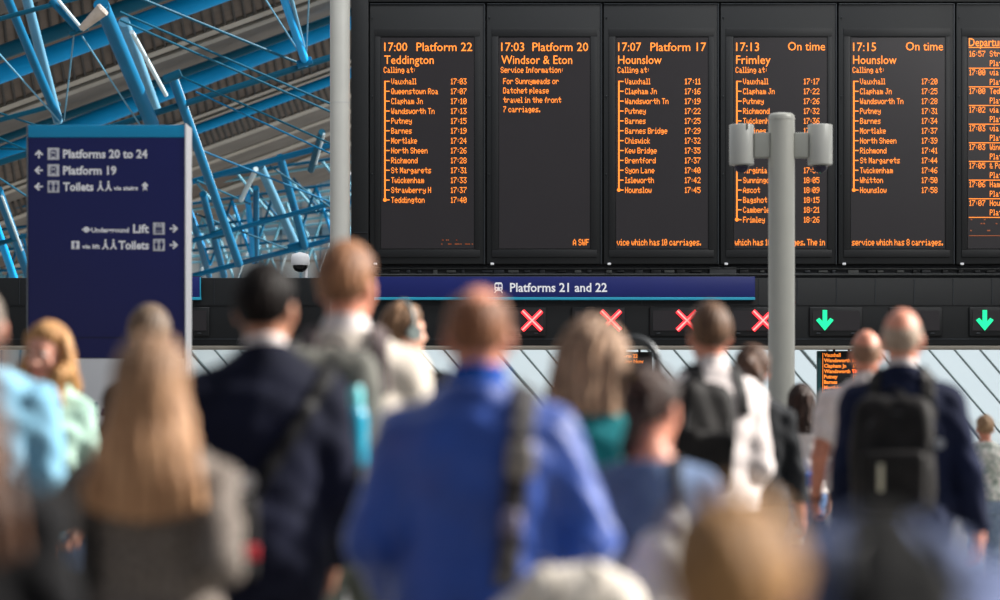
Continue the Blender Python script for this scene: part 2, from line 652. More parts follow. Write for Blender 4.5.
def make_hair(style, t=.012):
    def fn(ph):
        if style == 'short':
            return hair_cap(ph, t) - groove(ph, .0018, 30)
        if style == 'thin':                                       # short hair thinning at the crown
            return np.maximum(hair_cap(ph, t), ph[:, 2] - 1.722 - .15 * ph[:, 1]) - groove(ph, .0012, 30)
        if style == 'tousled':
            d = hair_cap(ph, t)
            x, y, z = ph.T
            return d - .005 * np.sin(60 * x + 20 * z) * np.sin(55 * y + 30 * x) * np.clip((z - 1.62) / .05, 0, 1) - groove(ph, .002, 20)
        if style == 'fringe':                                     # bald crown, cropped sides
            top = 1.690 + .25 * ph[:, 1] - ph[:, 2]
            d = hair_cap(ph, .004) + .0045 * np.clip(1 - top / .035, 0, 1)
            return np.maximum(d, -top) - groove(ph, .0006, 40)
        if style == 'crop':
            return hair_cap(ph, .005) - groove(ph, .001, 34)
        if style == 'long':
            d = hair_cap(ph, .018)
            tab = [(1.275, .150, .018, -.160), (1.305, .158, .026, -.156), (1.38, .150, .034, -.148), (1.46, .136, .046, -.118),
                   (1.54, .116, .064, -.072), (1.62, .098, .092, -.036), (1.70, .088, .090, -.016), (1.745, .05, .05, -.01)]
            f = prof(ph, tab, 0, 2.1)
            f = np.maximum(f, ph[:, 1] - np.interp(ph[:, 2], [1.5, 1.66, 1.7], [.01, .03, .2]))
            f = np.maximum(f, (1.285 + 1.6 * ph[:, 0] ** 2 - ph[:, 2]) * .8)
            return smin(d, f, .03) - .0022 * (np.sin(150 * ph[:, 0] + 3 * np.sin(9 * ph[:, 2])) + .6 * np.sin(330 * ph[:, 0] + 5 * np.sin(6 * ph[:, 2])))
        if style == 'longfront':                                  # long waves over one shoulder, face free
            d = hair_cap(ph, .018)
            x, y, z = ph.T
            for sd, L, o in ((1, 1.22, .045), (-1, 1.42, .02)):
                wv = .012 * np.sin(26 * z)
                q = ph.copy()
                q[:, 0] = q[:, 0] - wv
                f = rc(q, (.082 * sd, .0, 1.69), (.092 * sd, .01, 1.58), .026, .034)
                f = smin(f, rc(q, (.092 * sd, .01, 1.58), ((.09 + o * .8) * sd, .075, L + .12), .034, .040), .02)
                f = smin(f, rc(q, ((.09 + o * .8) * sd, .075, L + .12), ((.085 + o * .5) * sd, .095, L), .040, .018), .02)
                d = smin(d, f, .015)
            b = prof(ph, [(1.36, .10, .03, -.10), (1.5, .105, .045, -.075), (1.62, .095, .08, -.04), (1.70, .06, .07, -.02)], 0, 2.1)
            return smin(d, b, .02) - groove(ph, .004, 20)
        if style == 'bob':
            d = hair_cap(ph, .022)
            tab = [(1.44, .060, .05, -.03), (1.455, .115, .085, -.03), (1.50, .136, .100, -.026), (1.58, .130, .106, -.018), (1.66, .114, .112, -.010),
                   (1.72, .086, .094, -.006), (1.768, .02, .03, -.006)]
            f = prof(ph, tab, 0, 2.2)
            f = np.maximum(f, ph[:, 1] - np.interp(ph[:, 2], [1.5, 1.66, 1.7], [.03, .045, .2]))
            return smin(d, f, .02) - groove(ph, .006, 11) - groove(ph, .0025, 31)
        if style == 'mane':                                       # dense straight hair past the shoulders
            d = hair_cap(ph, .022)
            tab = [(1.38, .07, .04, -.09), (1.40, .105, .055, -.09), (1.48, .112, .07, -.075), (1.58, .108, .09, -.045), (1.68, .098, .10, -.02), (1.755, .03, .04, -.01)]
            f = prof(ph, tab, 0, 2.1)
            f = np.maximum(f, ph[:, 1] - np.interp(ph[:, 2], [1.5, 1.66, 1.7], [.01, .03, .2]))
            return smin(d, f, .02) - groove(ph, .004, 18)
        if style == 'bun':
            d = hair_cap(ph, .014, low=.01)
            d = smin(d, ell(ph, (0, -.118, 1.700), (.050, .042, .046)), .012)
            d = smin(d, rc(ph, (.0, -.10, 1.60), (-.045, -.075, 1.50), .035, .022), .03)
            d = smin(d, rc(ph, (-.045, -.075, 1.50), (-.05, -.06, 1.44), .022, .010), .02)
            return d - groove(ph, .004, 14)
        if style == 'pony':
            d = hair_cap(ph, .018, low=.015)
            x, y, z = ph.T
            f = smin(rc(ph, (0, -.10, 1.66), (.02, -.145, 1.58), .042, .05), rc(ph, (.02, -.145, 1.58), (.03, -.13, 1.44), .05, .028), .03)
            f = f - .008 * np.sin(70 * z + 20 * x) * np.sin(60 * x + 12)
            d = d - .006 * np.sin(60 * x + 20 * z) * np.sin(55 * y + 30 * z)
            return smin(d, f, .02) - groove(ph, .003, 16)
        raise ValueError(style)
    return fn


def merge(parts):
    V, Fc, n = [], [], 0
    for v, f in parts:
        if len(v) == 0:
            continue
        V.append(v)
        Fc.append(np.asarray(f) + n)
        n += len(v)
    return np.concatenate(V), np.concatenate(Fc)


def boxmask(p, lo, hi, sh):
    return np.max(np.maximum(np.asarray(lo) + sh - p, p - np.asarray(hi) + sh), axis=1)


def person(name, px, d, top_y, label, pz, skin, hair=None, shirt=None, trousers=None, rz=0.0, coarse=.013, collar=None, shoes=None,
           undershirt=None, height=None, voxel=.010, hairvox=.006, facevox=.0055, group=None, handvox=.0048):
    """px/d: where the person stands; top_y: row of the crown in the photograph (fixes the height)"""
    Hh = height or CH + (HY - top_y) / F * d
    sc = Hh / (1.755)
    root = empty(name, ((px - 500) / F * d, d, 0), rz, label, 'person', group, sc)
    lo, hi = np.array([-.72, -.45, -.01]), np.array([.72, .45, 1.80])
    if abs(pz.Ru[1, 2]) > .01:
        hi[1] = 1.1
    # boxes of finer voxels: the head and each hand
    hc = pz.up_inv(pz.hd_inv((0, .01, 1.63)))
    fine = [(hc - .20, hc + .20, facevox)]
    for sd in (1, -1):
        S, E, W, f, n, t = pz.arms[sd]
        c = pz.up_inv(W + f * .07)
        fine.append((c - .135, c + .135, handvox))

    def coarse_fn(p):
        dd = pz.body(p)
        for a, b, _ in fine:
            dd = np.maximum(dd, -boxmask(p, a, b, .03))
        return dd
    parts = [mesh_sdf(coarse_fn, lo, hi, coarse)]
    for a, b, vx in fine:
        parts.append(mesh_sdf(pz.body, a, b, vx))
    v, f = merge(parts)
    new_obj('body', v, f, skin, root, True)
    if hair:
        st, hm = hair[0], hair[1]
        fn = make_hair(st, *(hair[2:3]))
        v, f = mesh_sdf(lambda p: fn(pz.hd(pz.up(p))), hc + (-.2, -.24, -.50), hc + (.2, .2, .18), hairvox)
        new_obj('hair', v, f, hm, root, True)
    if shirt:
        nm, sm, kw = shirt
        v, f = mesh_sdf(lambda p: pz.top(p, **kw), lo, hi, voxel)
        new_obj(nm, v, f, sm, root, True)
    if undershirt:
        nm, sm, kw = undershirt
        v, f = mesh_sdf(lambda p: pz.top(p, **kw), lo, hi, voxel)
        new_obj(nm, v, f, sm, root, True)
    if collar:
        c = pz.up_inv((0, -.01, 1.48))
        for nm, cm, kw in collar:
            v, f = mesh_sdf(lambda p: pz.collar(p, **kw), c - .16, c + .16, .006)
            new_obj(nm, v, f, cm, root, True)
    nm, tm, kw = trousers
    v, f = mesh_sdf(lambda p: pz.bottom(p, **kw), (-.35, -.4, .0), (.35, .4, 1.12), .014)
    new_obj(nm, v, f, tm, root, True)
    for sd in (1, -1):
        v, f = mesh_sdf(lambda p: pz.shoe(p, sd), (-.3, -.4, -.02), (.3, .4, .2), .011)
        new_obj('shoe', v, f, shoes or mat('black_shoe_leather', (28, 26, 26), .4), root, True)
    return root


def sdf_part(name, fn, lo, hi, h, m, parent):
    v, f = mesh_sdf(fn, lo, hi, h)
    return new_obj(name, v, f, m, parent, True)


def follow(name, who, label, cat):
    """an empty standing where `who` stands, for a thing that person carries"""
    return empty(name, who.location, who.rotation_euler.z, label, cat, None, who.scale[0])


def band(gar, p, dist, w, th=.012, lift=.004):
    """a flat strap lying on the garment `gar` where dist(p) is within the half width w"""
    g = gar(p)
    return np.maximum(np.maximum(g - th, lift * -1 - g), np.abs(dist) - w)


def backpack(who, pz, gar, label, mm, sm, size=(.15, .085, .225), zc=1.20, xc=0.0, pocket=True, trim=None, straps=(1, -1), strap_m=None, sx=.105, tilt=0.0, narrow=.16):
    r = follow('backpack', who, label, 'backpack')
    hx, hy, hz = size
    back = -(np.interp(zc, pz.tab[:, 0], pz.tab[:, 2]) + .016)
    yc = back - hy - .004

    def q(p):
        pu = pz.up(p)
        if tilt:
            pu = (pu - np.array([xc, yc, zc])) @ rot('Y', tilt) + np.array([xc, yc, zc])
        return pu

    def main(p):
        u = q(p).copy()
        tz = (u[:, 2] - zc) / hz
        k = 1 - narrow * np.clip(tz, 0 if narrow < .3 else -1, 1.2) ** (2 if narrow < .3 else 1)
        u[:, 0] = (u[:, 0] - xc) / k
        u[:, 1] = (u[:, 1] - (yc + hy)) / (1 - .30 * np.clip(tz, -.2, 1.2)) + yc + hy
        d = rbox(u, (0, yc, zc), (hx, hy, hz), .055)
        d = d + .003 * np.sin(24 * u[:, 2] + 5 * np.sin(12 * u[:, 0]))
        return np.maximum(d, -(gar(p) - .002))
    c = np.array([xc, yc, zc])
    R = np.array([hx + .12, hy + .16, hz + .12])
    cu = pz.up_inv(c)
    R2 = R + (.15 if abs(pz.Ru[1, 2]) > .01 else 0)
    b = sdf_part('main_compartment', main, cu - R2, cu + R2, .009, mm, r)
    if pocket:
        def pk(p):
            u = q(p)
            d = rbox(u - np.array([xc, yc - hy - .012, zc - hz * .38]), (0, 0, 0), (hx * .78, .035, hz * .48), .03)
            return np.maximum(d, -(main(p) - .001))
        sdf_part('front_pocket', pk, cu - R2, cu + R2, .009, mm, r)
    zp = MB()
    pts = []
    for i in range(15):                                           # zip line arching over the front
        t = math.pi * i / 14
        pts.append(pz.up_inv((xc + hx * .72 * math.cos(t), yc - hy * .72 + .020 * math.sin(t) - .012 * (1 - math.sin(t)), zc + hz * .12 + hz * .60 * math.sin(t))))
    zp.path(pts, .005, 6)
    zp.build('zip', trim or mat('zip_grey', (70, 70, 72), .4), r)
    hb = MB()
    pts = [pz.up_inv((xc + .04 * math.cos(math.pi * i / 8), yc + hy * .75, zc + hz - .01 + .035 * math.sin(math.pi * i / 8))) for i in range(9)]
    hb.path(pts, .008, 8)
    hb.build('carry_handle', sm, r)
    for sd in straps:
        def st(p):
            pu = pz.up(p)
            dd = band(gar, p, pu[:, 0] - sd * (sx + .02 * np.clip((1.40 - pu[:, 2]) * 4, 0, 1)), .026, .014)
            dd = np.maximum(dd, 1.10 - pu[:, 2])
            return np.maximum(dd, np.where(pu[:, 1] < 0, np.minimum(1.30 - pu[:, 2], 1.0), -1.0))
        lo = pz.up_inv((0, 0, 1.32)) - np.array([.3, .25, .3])
        hi = pz.up_inv((0, 0, 1.32)) + np.array([.3, .25, .3])
        if abs(pz.Ru[1, 2]) > .01:
            lo, hi = lo - .1, hi + .1
        sdf_part('shoulder_strap', st, lo, hi, .0065, strap_m or sm, r)
    return r
# ------------------------------------------------------------------ camera, light, sky
cd = bpy.data.cameras.new('camera')
cam = bpy.data.objects.new('camera', cd)
COL.objects.link(cam)
cam.location = (0, 0, CH)
cam.rotation_euler = (math.pi / 2, 0, 0)
cd.sensor_width = 36
cd.lens = 36 * F / 1000
cd.shift_y = 0.1
cd.clip_end = 600
cd.dof.use_dof = True
cd.dof.focus_distance = 38.5
cd.dof.aperture_fstop = 1.5
bpy.context.scene.camera = cam

sun = bpy.data.lights.new('sun', 'SUN')
sun.energy = 11.0
sun.angle = math.radians(1.5)
sun.color = (1.0, 0.95, 0.88)
so = bpy.data.objects.new('sun', sun)
COL.objects.link(so)
so.rotation_euler = Vector((-0.84, -0.14, -0.54)).to_track_quat('-Z', 'Y').to_euler()

fill = bpy.data.lights.new('roof_fill', 'AREA')                     # added unseen fill light, brightens the blue steel of the old roof
fill.energy = 5200
fill.shape = 'RECTANGLE'
fill.size, fill.size_y = 16, 10
fill.color = (0.95, 0.97, 1.0)
ko = bpy.data.objects.new('roof_fill', fill)
COL.objects.link(ko)
ko.location = (2, 30, 26)
ko.rotation_euler = (Vector((-9, 66, 8)) - Vector((2, 30, 26))).to_track_quat('-Z', 'Y').to_euler()

lu = bpy.data.lights.new('mast_fill', 'AREA')                # added unseen fill light for the mast, column and signs
lu.energy = 1500
lu.shape = 'RECTANGLE'
lu.size, lu.size_y = 8, 4
lu.color = (1.0, .99, .97)
lo_ = bpy.data.objects.new('mast_fill', lu)
COL.objects.link(lo_)
lo_.location = (14, 22, 13.5)
lo_.rotation_euler = (Vector((0, 34, 4)) - Vector((14, 22, 13.5))).to_track_quat('-Z', 'Y').to_euler()

w = bpy.data.worlds.new('station_daylight')
bpy.context.scene.world = w
w.use_nodes = True
nt = w.node_tree
bg = nt.nodes['Background']
tc = nt.nodes.new('ShaderNodeTexCoord')
dp = nt.nodes.new('ShaderNodeVectorMath')
dp.operation = 'DOT_PRODUCT'
dp.inputs[1].default_value = (0.30, 0.62, 0.45)
nt.links.new(tc.outputs['Generated'], dp.inputs[0])
rp = nt.nodes.new('ShaderNodeValToRGB')
rp.color_ramp.elements[0].position = 0.0
rp.color_ramp.elements[0].color = (0.30, 0.32, 0.36, 1)
rp.color_ramp.elements[1].position = 0.75
rp.color_ramp.elements[1].color = (0.98, 1.0, 1.04, 1)
nt.links.new(dp.outputs['Value'], rp.inputs['Fac'])
nt.links.new(rp.outputs['Color'], bg.inputs['Color'])
bg.inputs['Strength'].default_value = 0.78
sc_ = bpy.context.scene
sc_.view_settings.view_transform = 'Standard'
sc_.view_settings.exposure = 0.0

# ------------------------------------------------------------------ setting materials
M_black = mat('black_panel', (8, 12, 14), .55, 0, .10, 3)
M_black2 = mat('black_frame', (9, 11, 13), .5, 0, .1, 3)
M_seam = mat('panel_seam', (52, 56, 60), .4, .3, .1, 4)
M_screen = mat('screen_glass', (44, 40, 42), .35, 0, .05, 2)
M_amber = mat('amber_led', (255, 138, 46), .5, emit=1.1, var=0)
M_amber_dim = mat('dim_amber_led', (150, 78, 40), .5, emit=.5, var=0)
M_navy = mat('navy_sign', (16, 32, 112), .45, 0, .06, 2)
M_navy_t = mat('navy_totem', (20, 28, 104), .4, 0, .05, 2)
M_cyan = mat('cyan_stripe', (40, 170, 205), .45, 0, .05, 2)
M_white = mat('white_sign', (252, 252, 253), .5, 0, .03, 2)
M_letter = mat('white_lettering', (246, 246, 250), .5, 0, 0, 2, emit=.12)  # faint glow added to whiten the letters, which are no lamps
M_grey = mat('pale_grey_paint', (206, 205, 196), .42, 0, .06, 2, .05, 30)
M_dark = mat('charcoal_metal', (44, 46, 49), .5, .2, .2, 20)
M_red = mat('red_led', (255, 52, 62), .5, emit=2.0, var=0)
M_redcore = mat('pale_red_led', (255, 150, 140), .5, emit=1.6, var=0)
M_green = mat('green_led', (24, 215, 145), .5, emit=1.15, var=0)

# ------------------------------------------------------------------ floor and far glazing
m = mat('terrazzo_floor', (126, 124, 120), .45, 0, .12, 40, .03, 200, detail=6)
b = MB()
b.box(-70, 70, -8, 170, -.3, 0)
struct(b.build('floor', m))

b = MB()
b.box(9.0, 48, 21.5, 46, 15.0, 15.5)  # unseen slab added to keep direct sun off the mast and column
struct(b.build('sun_blocker', mat('sun_blocker_pale', (190, 192, 194), .7)))

GD = 60.0
glass = bpy.data.materials.new('daylit_glass')
glass.use_nodes = True
g = glass.node_tree
g.nodes.remove(g.nodes['Principled BSDF'])
tr = g.nodes.new('ShaderNodeBsdfTransparent')
tr.inputs['Color'].default_value = (.86, .93, .96, 1)
tl = g.nodes.new('ShaderNodeBsdfTranslucent')
tl.inputs['Color'].default_value = (.85, .92, .96, 1)
nz = g.nodes.new('ShaderNodeTexNoise')
nz.inputs['Scale'].default_value = 1.3
mr = g.nodes.new('ShaderNodeMapRange')
mr.inputs['To Min'].default_value = .25
mr.inputs['To Max'].default_value = .6
g.links.new(nz.outputs['Fac'], mr.inputs['Value'])
mx = g.nodes.new('ShaderNodeMixShader')
g.links.new(mr.outputs['Result'], mx.inputs['Fac'])
g.links.new(tr.outputs[0], mx.inputs[1])
g.links.new(tl.outputs[0], mx.inputs[2])
g.links.new(mx.outputs[0], g.nodes['Material Output'].inputs['Surface'])
x0, x1 = P(150, 0, GD).x, P(1130, 0, GD).x
z1 = P(0, 325, GD).z
b = MB()
b.box(x0, x1, GD, GD + .02, 0.0, z1)
win = struct(b.build('window_1', glass))
b = MB()
k = GD / F
for i in range(-8, 40):                                           # slanting bars: down to the right
    xa = P(372 + 25.5 * i, 0, GD).x
    run = (z1 - 0.0) * .86
    a, c = Vector((xa, GD - .04, z1)), Vector((xa + run, GD - .04, 0))
    if a.x < x0:
        t = (x0 - a.x) / run
        if t > .95:
            continue
        a = a.lerp(c, t)
    if c.x > x1:
        t = (x1 - a.x) / (c.x - a.x)
        if t < .05:
            continue
        c = a.lerp(c, t)
    b.tube(a, c, .028 if i % 4 else .045, 6)
b.box(x0, x1, GD - .05, GD + .05, z1 - .08, z1 + .02)
b.box(x0, x1, GD - .05, GD + .05, 0, .12)
o = b.build('glazing_bar', mat('grey_glazing_bar', (104, 116, 118), .5, .3, .1, 4), win)

# ------------------------------------------------------------------ departure boards
BD = 40.0
S = BD / F


def bx(px):
    return (px - 500) * S


def bz(py):
    return CH + (HY - py) * S


b = MB()
b.box(bx(351), bx(1090), BD + .16, BD + .5, bz(264.5), bz(-40))
b.box(bx(351), bx(368.5), BD + .02, BD + .16, bz(264), bz(-40), .01)
b.box(bx(369), bx(1090), BD + .0, BD + .16, bz(2), bz(-40), .01)
b.box(bx(354), bx(368), BD + .0, BD + .03, bz(232.6), bz(231.8), 0, 1)
struct(b.build('wall_back', [M_black, M_seam]))

BOARDS = [
    (369, 486, 382, 473, '17:00', 'Platform 22', 'Teddington', 'Calling at:',
     [('Vauxhall', '17:03'), ('Queenstown Roa', '17:07'), ('Clapham Jn', '17:10'), ('Wandsworth Tn', '17:13'), ('Putney', '17:15'), ('Barnes', '17:19'),
      ('Mortlake', '17:24'), ('North Sheen', '17:26'), ('Richmond', '17:28'), ('St Margarets', '17:31'), ('Twickenham', '17:33'), ('Strawberry H', '17:37'),
      ('Teddington', '17:40')], None, 'departure board with the 17:00 Teddington train from Platform 22, beside pale column'),
    (486, 603, 500, 589, '17:03', 'Platform 20', 'Windsor & Eton', 'Service Information:',
     ['For Sunnymeads or', 'Datchet please', 'travel in the front', '7 carriages.'], ('A SWF', 573, 589),
     'departure board with the 17:03 Windsor & Eton train and a mostly empty screen'),
    (603, 720, 617, 707, '17:07', 'Platform 17', 'Hounslow', 'Calling at:',
     [('Vauxhall', '17:11'), ('Clapham Jn', '17:16'), ('Wandsworth Tn', '17:19'), ('Putney', '17:22'), ('Barnes', '17:25'), ('Barnes Bridge', '17:29'),
      ('Chiswick', '17:32'), ('Kew Bridge', '17:35'), ('Brentford', '17:37'), ('Syon Lane', '17:40'), ('Isleworth', '17:42'), ('Hounslow', '17:45')],
     ('vice which has 10 carriages.', 617, 701), 'departure board with the 17:07 Hounslow train from Platform 17'),
    (720, 838, 735, 826, '17:13', 'On time', 'Frimley', 'Calling at:',
     [('Vauxhall', '17:17'), ('Clapham Jn', '17:22'), ('Putney', '17:26'), ('Richmond', '17:32'), ('Twickenham', '17:36'), ('Staines', '17:48'),
      ('', ''), ('', ''), ('', ''), ('Virginia Wat', '17:57'), ('Sunningdale', '18:05'), ('Ascot', '18:09'), ('Bagshot', '18:15'), ('Camberley', '18:21'),
      ('Frimley', '18:26')], ('which has 10 carriages. The in', 735, 825), 'departure board with the 17:13 Frimley train, behind the camera mast'),
    (838, 956, 852, 944, '17:15', 'On time', 'Hounslow', 'Calling at:',
     [('Vauxhall', '17:20'), ('Clapham Jn', '17:25'), ('Wandsworth Tn', '17:28'), ('Putney', '17:31'), ('Barnes', '17:34'), ('Mortlake', '17:37'),
      ('North Sheen', '17:39'), ('Richmond', '17:41'), ('St Margarets', '17:44'), ('Twickenham', '17:46'), ('Whitton', '17:50'), ('Hounslow', '17:58')],
     ('service which has 8 carriages.', 852, 943), 'departure board with the 17:15 Hounslow train, right of the camera mast'),
    (956, 1074, 969, 1060, None, None, None, None, None, None, 'departure board with a ruled list headed Departures at the right edge'),
]
small_w = {}
for (a0, a1, s0, s1, tm, pf, dest, sub, stops, foot, lab) in BOARDS:
    r = empty('departure_board', ((bx(a0) + bx(a1)) / 2, BD + .16, bz(264)), 0, lab, 'departure board', 'departure boards hung above the gates')
    ox, oz = r.location.x, r.location.z

    def L(mb, name, m_, parent=r):
        o = mb.build(name, m_, parent)
        mw = Matrix.Translation((-ox, -(BD + .16), -oz))
        o.data.transform(mw)
        return o
    c = MB()
    e = .6
    c.box(bx(a0 + e), bx(a1 - e), BD + .03, BD + .155, bz(264), bz(3), .012)
    for (p0, p1, q0, q1) in ((a0 + 6, s0 - 1.5, 36, 250), (s1 + 1.5, a1 - 6, 36, 250), (a0 + 6, a1 - 6, 28, 36.5), (a0 + 6, a1 - 6, 249.5, 257)):
        c.box(bx(p0), bx(p1), BD + .005, BD + .04, bz(q1), bz(q0), .002, 1)
    c.box(bx(a1 - 2.2), bx(a1 - 1.2), BD + .01, BD + .05, bz(264), bz(3), 0, 2)
    c.box(bx(a0 + 1), bx(a1 - 1), BD + .01, BD + .05, bz(4), bz(3.2), 0, 2)
    L(c, 'frame', [M_black, M_black2, M_seam])
    for zz in (17, 96, 174):
        q = MB()
        q.box(bx(a0 + 2.6), bx(a0 + 3.8), BD + .005, BD + .04, bz(zz + .6), bz(zz - .6), .004)
        L(q, 'screw', M_seam)
    q = MB()
    q.box(bx(a0 + 4.5), bx(a0 + 8.0), BD - .01, BD + .04, bz(265.0), bz(262.8), .008)
    L(q, 'clip', M_white)
    q = MB()
    q.box(bx(s0 - 1), bx(s1 + 1), BD + .015, BD + .05, bz(248.5), bz(37.5))
    scr = L(q, 'screen', M_screen)
    ty = BD + .012

    def row(name, geo, m_=None):
        t_ = MB()
        geo(t_)
        L(t_, name, m_ or M_amber, scr)

    def head(s_, xa, xb, yc):
        row('heading_text', lambda t_: put_text(t_, s_, bx(xa), bx(xb), bz(yc), 8.6 * S, ty, .001))

    def dots(name, s_, xa, yc, xb=None, cap=5.9, pitch=.585, more=None):
        def geo(t_):
            put_dots(t_, s_, bx(xa), bx(xb) if xb else None, bz(yc), cap * S, ty, None if xb else pitch * S)
            if more:
                more(t_)
        row(name, geo)
    if tm:
        x = s0 + (2.2 if s0 == 382 else 1.2)
        head(tm, x, x + 23.0, 46.6)
        head(pf, s1 - (56.5 if pf[0] == 'P' else 38), s1 - .8, 46.6 if pf[0] == 'P' else 46)
        head(dest, x, x + {'Teddington': 49.5, 'Windsor & Eton': 71, 'Hounslow': 43.5, 'Frimley': 34.5}[dest], 59.5)
        dots('subheading_text', sub, x - .5, 69.8)
        n = 0
        for i, st in enumerate(stops):
            y = (81.3 + 9.88 * i) if isinstance(st, tuple) else (81 + 9.4 * i)
            if isinstance(st, tuple):
                if st[0]:
                    dots('stop_text', st[0], x + 7, y)
                    dots('time_text', st[1], s1 - 22, y, s1 - 6.5)
                n = y
            else:
                dots('message_text', st, x + 2, y)
        if n:
            def line(t_):
                t_.rect(bx(x), bx(x + 1.4), bz(n), bz(80.8), ty, .003)
                for i in range(len(stops)):
                    y_ = 81.3 + 9.88 * i
                    t_.rect(bx(x + .9), bx(x + 5.4), bz(y_ + .5), bz(y_ - .5), ty, .003)
                t_.poly([(bx(x + .7 + 1.9 * math.cos(u * .785)), bz(n + 1.9 * math.sin(u * .785))) for u in range(8)], ty, .003)
            row('route_line', line)
        if foot:
            dots('scrolling_text', foot[0], foot[1], 242.2, foot[2], 6.4)
        if dest == 'Teddington':
            def faint(t_):
                for i in range(26):
                    xx = 441 + 31 * rng.random()
                    yy = 244 if i < 18 else 240
                    xx = min(xx, 456) if yy == 240 else xx
                    t_.rect(bx(xx), bx(xx + 1.2), bz(yy + .5), bz(yy - .5), ty, .003)
            row('faint_text', faint, M_amber_dim)
    else:
        row('heading_text', lambda t_: (put_text(t_, 'Departures', bx(969), 8.2 * S / .7 * .78, bz(42), 8.2 * S, ty, .006, 0, 'left'),
                                        t_.rect(bx(969), bx(1059), bz(47.8), bz(47.0), ty, .003)))
        rows = [('16:57', 'Strawberry Hill'), ('17:00', 'via Richmond'), ('17:00', 'Teddington'), ('17:02', 'via Hounslow'), ('17:03', 'via Brentford'),
                ('17:03', 'Windsor'), ('17:05', '& Portsmouth'), ('17:06', 'Hampton'), ('17:07', 'Hounslow')]
        for i, (a_, c_) in enumerate(rows):
            y = 53.6 + 18.66 * i

            def more(t_):
                put_dots(t_, c_, bx(990), None, bz(y), 5.9 * S, ty, .585 * S)
                put_dots(t_, 'Platform', bx(990), None, bz(y + 9.5), 5.9 * S, ty, .585 * S)
                t_.rect(bx(969), bx(1059), bz(y + 14.9), bz(y + 14.1), ty, .003)
            dots('train_text', a_, 969.6, y, 985.4, more=more)

        def faint(t_):
            for i in range(16):
                xx, yy = 970 + 70 * rng.random(), (219.5, 223.5, 230.5)[i % 3]
                t_.rect(bx(xx), bx(xx + 1.6), bz(yy + .6), bz(yy - .6), ty, .003)
            t_.rect(bx(969), bx(1059), bz(236), bz(235.3), ty, .003)
        row('faint_text', faint, M_amber_dim)

# ------------------------------------------------------------------ overhead gantry with its lane signals
r = empty('overhead_gantry', (0, BD + .3, bz(349)), 0, 'long black overhead gantry spanning the platform gates below the departure boards', 'gantry')
ox, oy, oz = r.location


def G(mb, name, m_, parent=None, base=None):
    parent = parent or r
    base = base or parent.location
    o = mb.build(name, m_, parent)
    o.data.transform(Matrix.Translation(-Vector(base)))
    return o


c = MB()
xa, xb = bx(-80), bx(1090)
c.box(xa, xb, BD + .1, BD + .7, bz(345), bz(277.5), .01)
for i, xx in enumerate(list(range(-60, 1090, 39))):
    c.box(bx(xx), bx(xx + .7), BD + .088, BD + .12, bz(304), bz(278), 0, 1)
c.box(xa, xb, BD + .085, BD + .12, bz(305.3), bz(304.7), 0, 2)
c.box(xa, xb, BD + .09, BD + .12, bz(339.4), bz(338.4), 0, 1)
G(c, 'beam', [M_black, M_seam, M_black2])
c = MB()
c.box(xa, xb, BD + .08, BD + .72, bz(349), bz(345.6), .008)
G(c, 'lower_trim', mat('beige_trim', (150, 143, 130), .5, 0, .1, 5))
c = MB()
c.box(bx(352), xb, BD + .18, BD + .5, bz(277), bz(265), 0)
G(c, 'cable_tray', M_dark)
random.seed(5)
for i in range(46):
    c = MB()
    xx = 372 + i * 15.4 + random.uniform(-4, 4)
    ww, hh = random.uniform(3, 11), random.uniform(2, 6)
    c.box(bx(xx), bx(xx + ww), BD + .12, BD + .2, bz(271 + hh / 2), bz(271 - hh / 2), .01)
    G(c, 'tray_fitting', random.choice([M_dark, M_seam, M_black2, mat('worn_grey_fitting', (88, 90, 88), .6)]))
c = MB()
c.path([(bx(375), BD + .11, bz(268)), (bx(1085), BD + .11, bz(268.5))], .016, 8)
c.path([(bx(375), BD + .11, bz(274.5)), (bx(1085), BD + .11, bz(274))], .02, 8)
G(c, 'conduit', mat('conduit_grey', (60, 62, 62), .5, .4))
c = MB()
c.box(bx(710), bx(737), BD + .1, BD + .2, bz(276), bz(266.5), .012)
G(c, 'junction_box', mat('junction_grey', (66, 68, 70), .6))


def lane_signal(x0, x1, xs, kind, lab):
    rr = empty('lane_signal', ((bx(x0) + bx(x1)) / 2, BD + .1, bz(334)), 0, lab, 'lane signal', 'lane signals along the gantry')
    q = MB()
    e = 3
    q.box(bx(x0 - e), bx(x1 + e), BD + .05, BD + .098, bz(336), bz(307), .012)
    G(q, 'housing', M_black2, rr)
    q = MB()
    q.box(bx(x0), bx(x1), BD + .035, BD + .06, bz(330.5), bz(310.5))
    sc2 = G(q, 'screen', M_screen, rr)
    q = MB()
    for f_ in (.12, .85):
        q.box(bx(x0 + (x1 - x0) * f_ - 2), bx(x0 + (x1 - x0) * f_ + 2), BD + .03, BD + .06, bz(334), bz(332.6), .006)
    G(q, 'latch', M_seam, rr)
    if kind:
        q = MB()
        X, Z, y = bx(xs), bz(320.5), BD + .03
        if kind == 'x':
            s_ = 9.6 * S
            for sg in (1, -1):
                a_, b_ = Vector((X - s_, y, Z - s_ * sg)), Vector((X + s_, y, Z + s_ * sg))
                q.tube(a_, b_, 2.3 * S, 10)
                q.tube(a_ + Vector((0, -.022, 0)), b_ + Vector((0, -.022, 0)), 1.1 * S, 8, mi=1)
            G(q, 'red_cross', [M_red, M_redcore], sc2, rr.location)
        else:
            u = S
            q.poly([(X - 2.2 * u, Z + 10.5 * u), (X + 2.2 * u, Z + 10.5 * u), (X + 2.2 * u, Z - 1 * u), (X + 5.5 * u, Z + 2.6 * u), (X + 8.8 * u, Z + .4 * u),
                    (X, Z - 10 * u), (X - 8.8 * u, Z + .4 * u), (X - 5.5 * u, Z + 2.6 * u), (X - 2.2 * u, Z - 1 * u)], y, .02)
            G(q, 'green_arrow', M_green, sc2, rr.location)


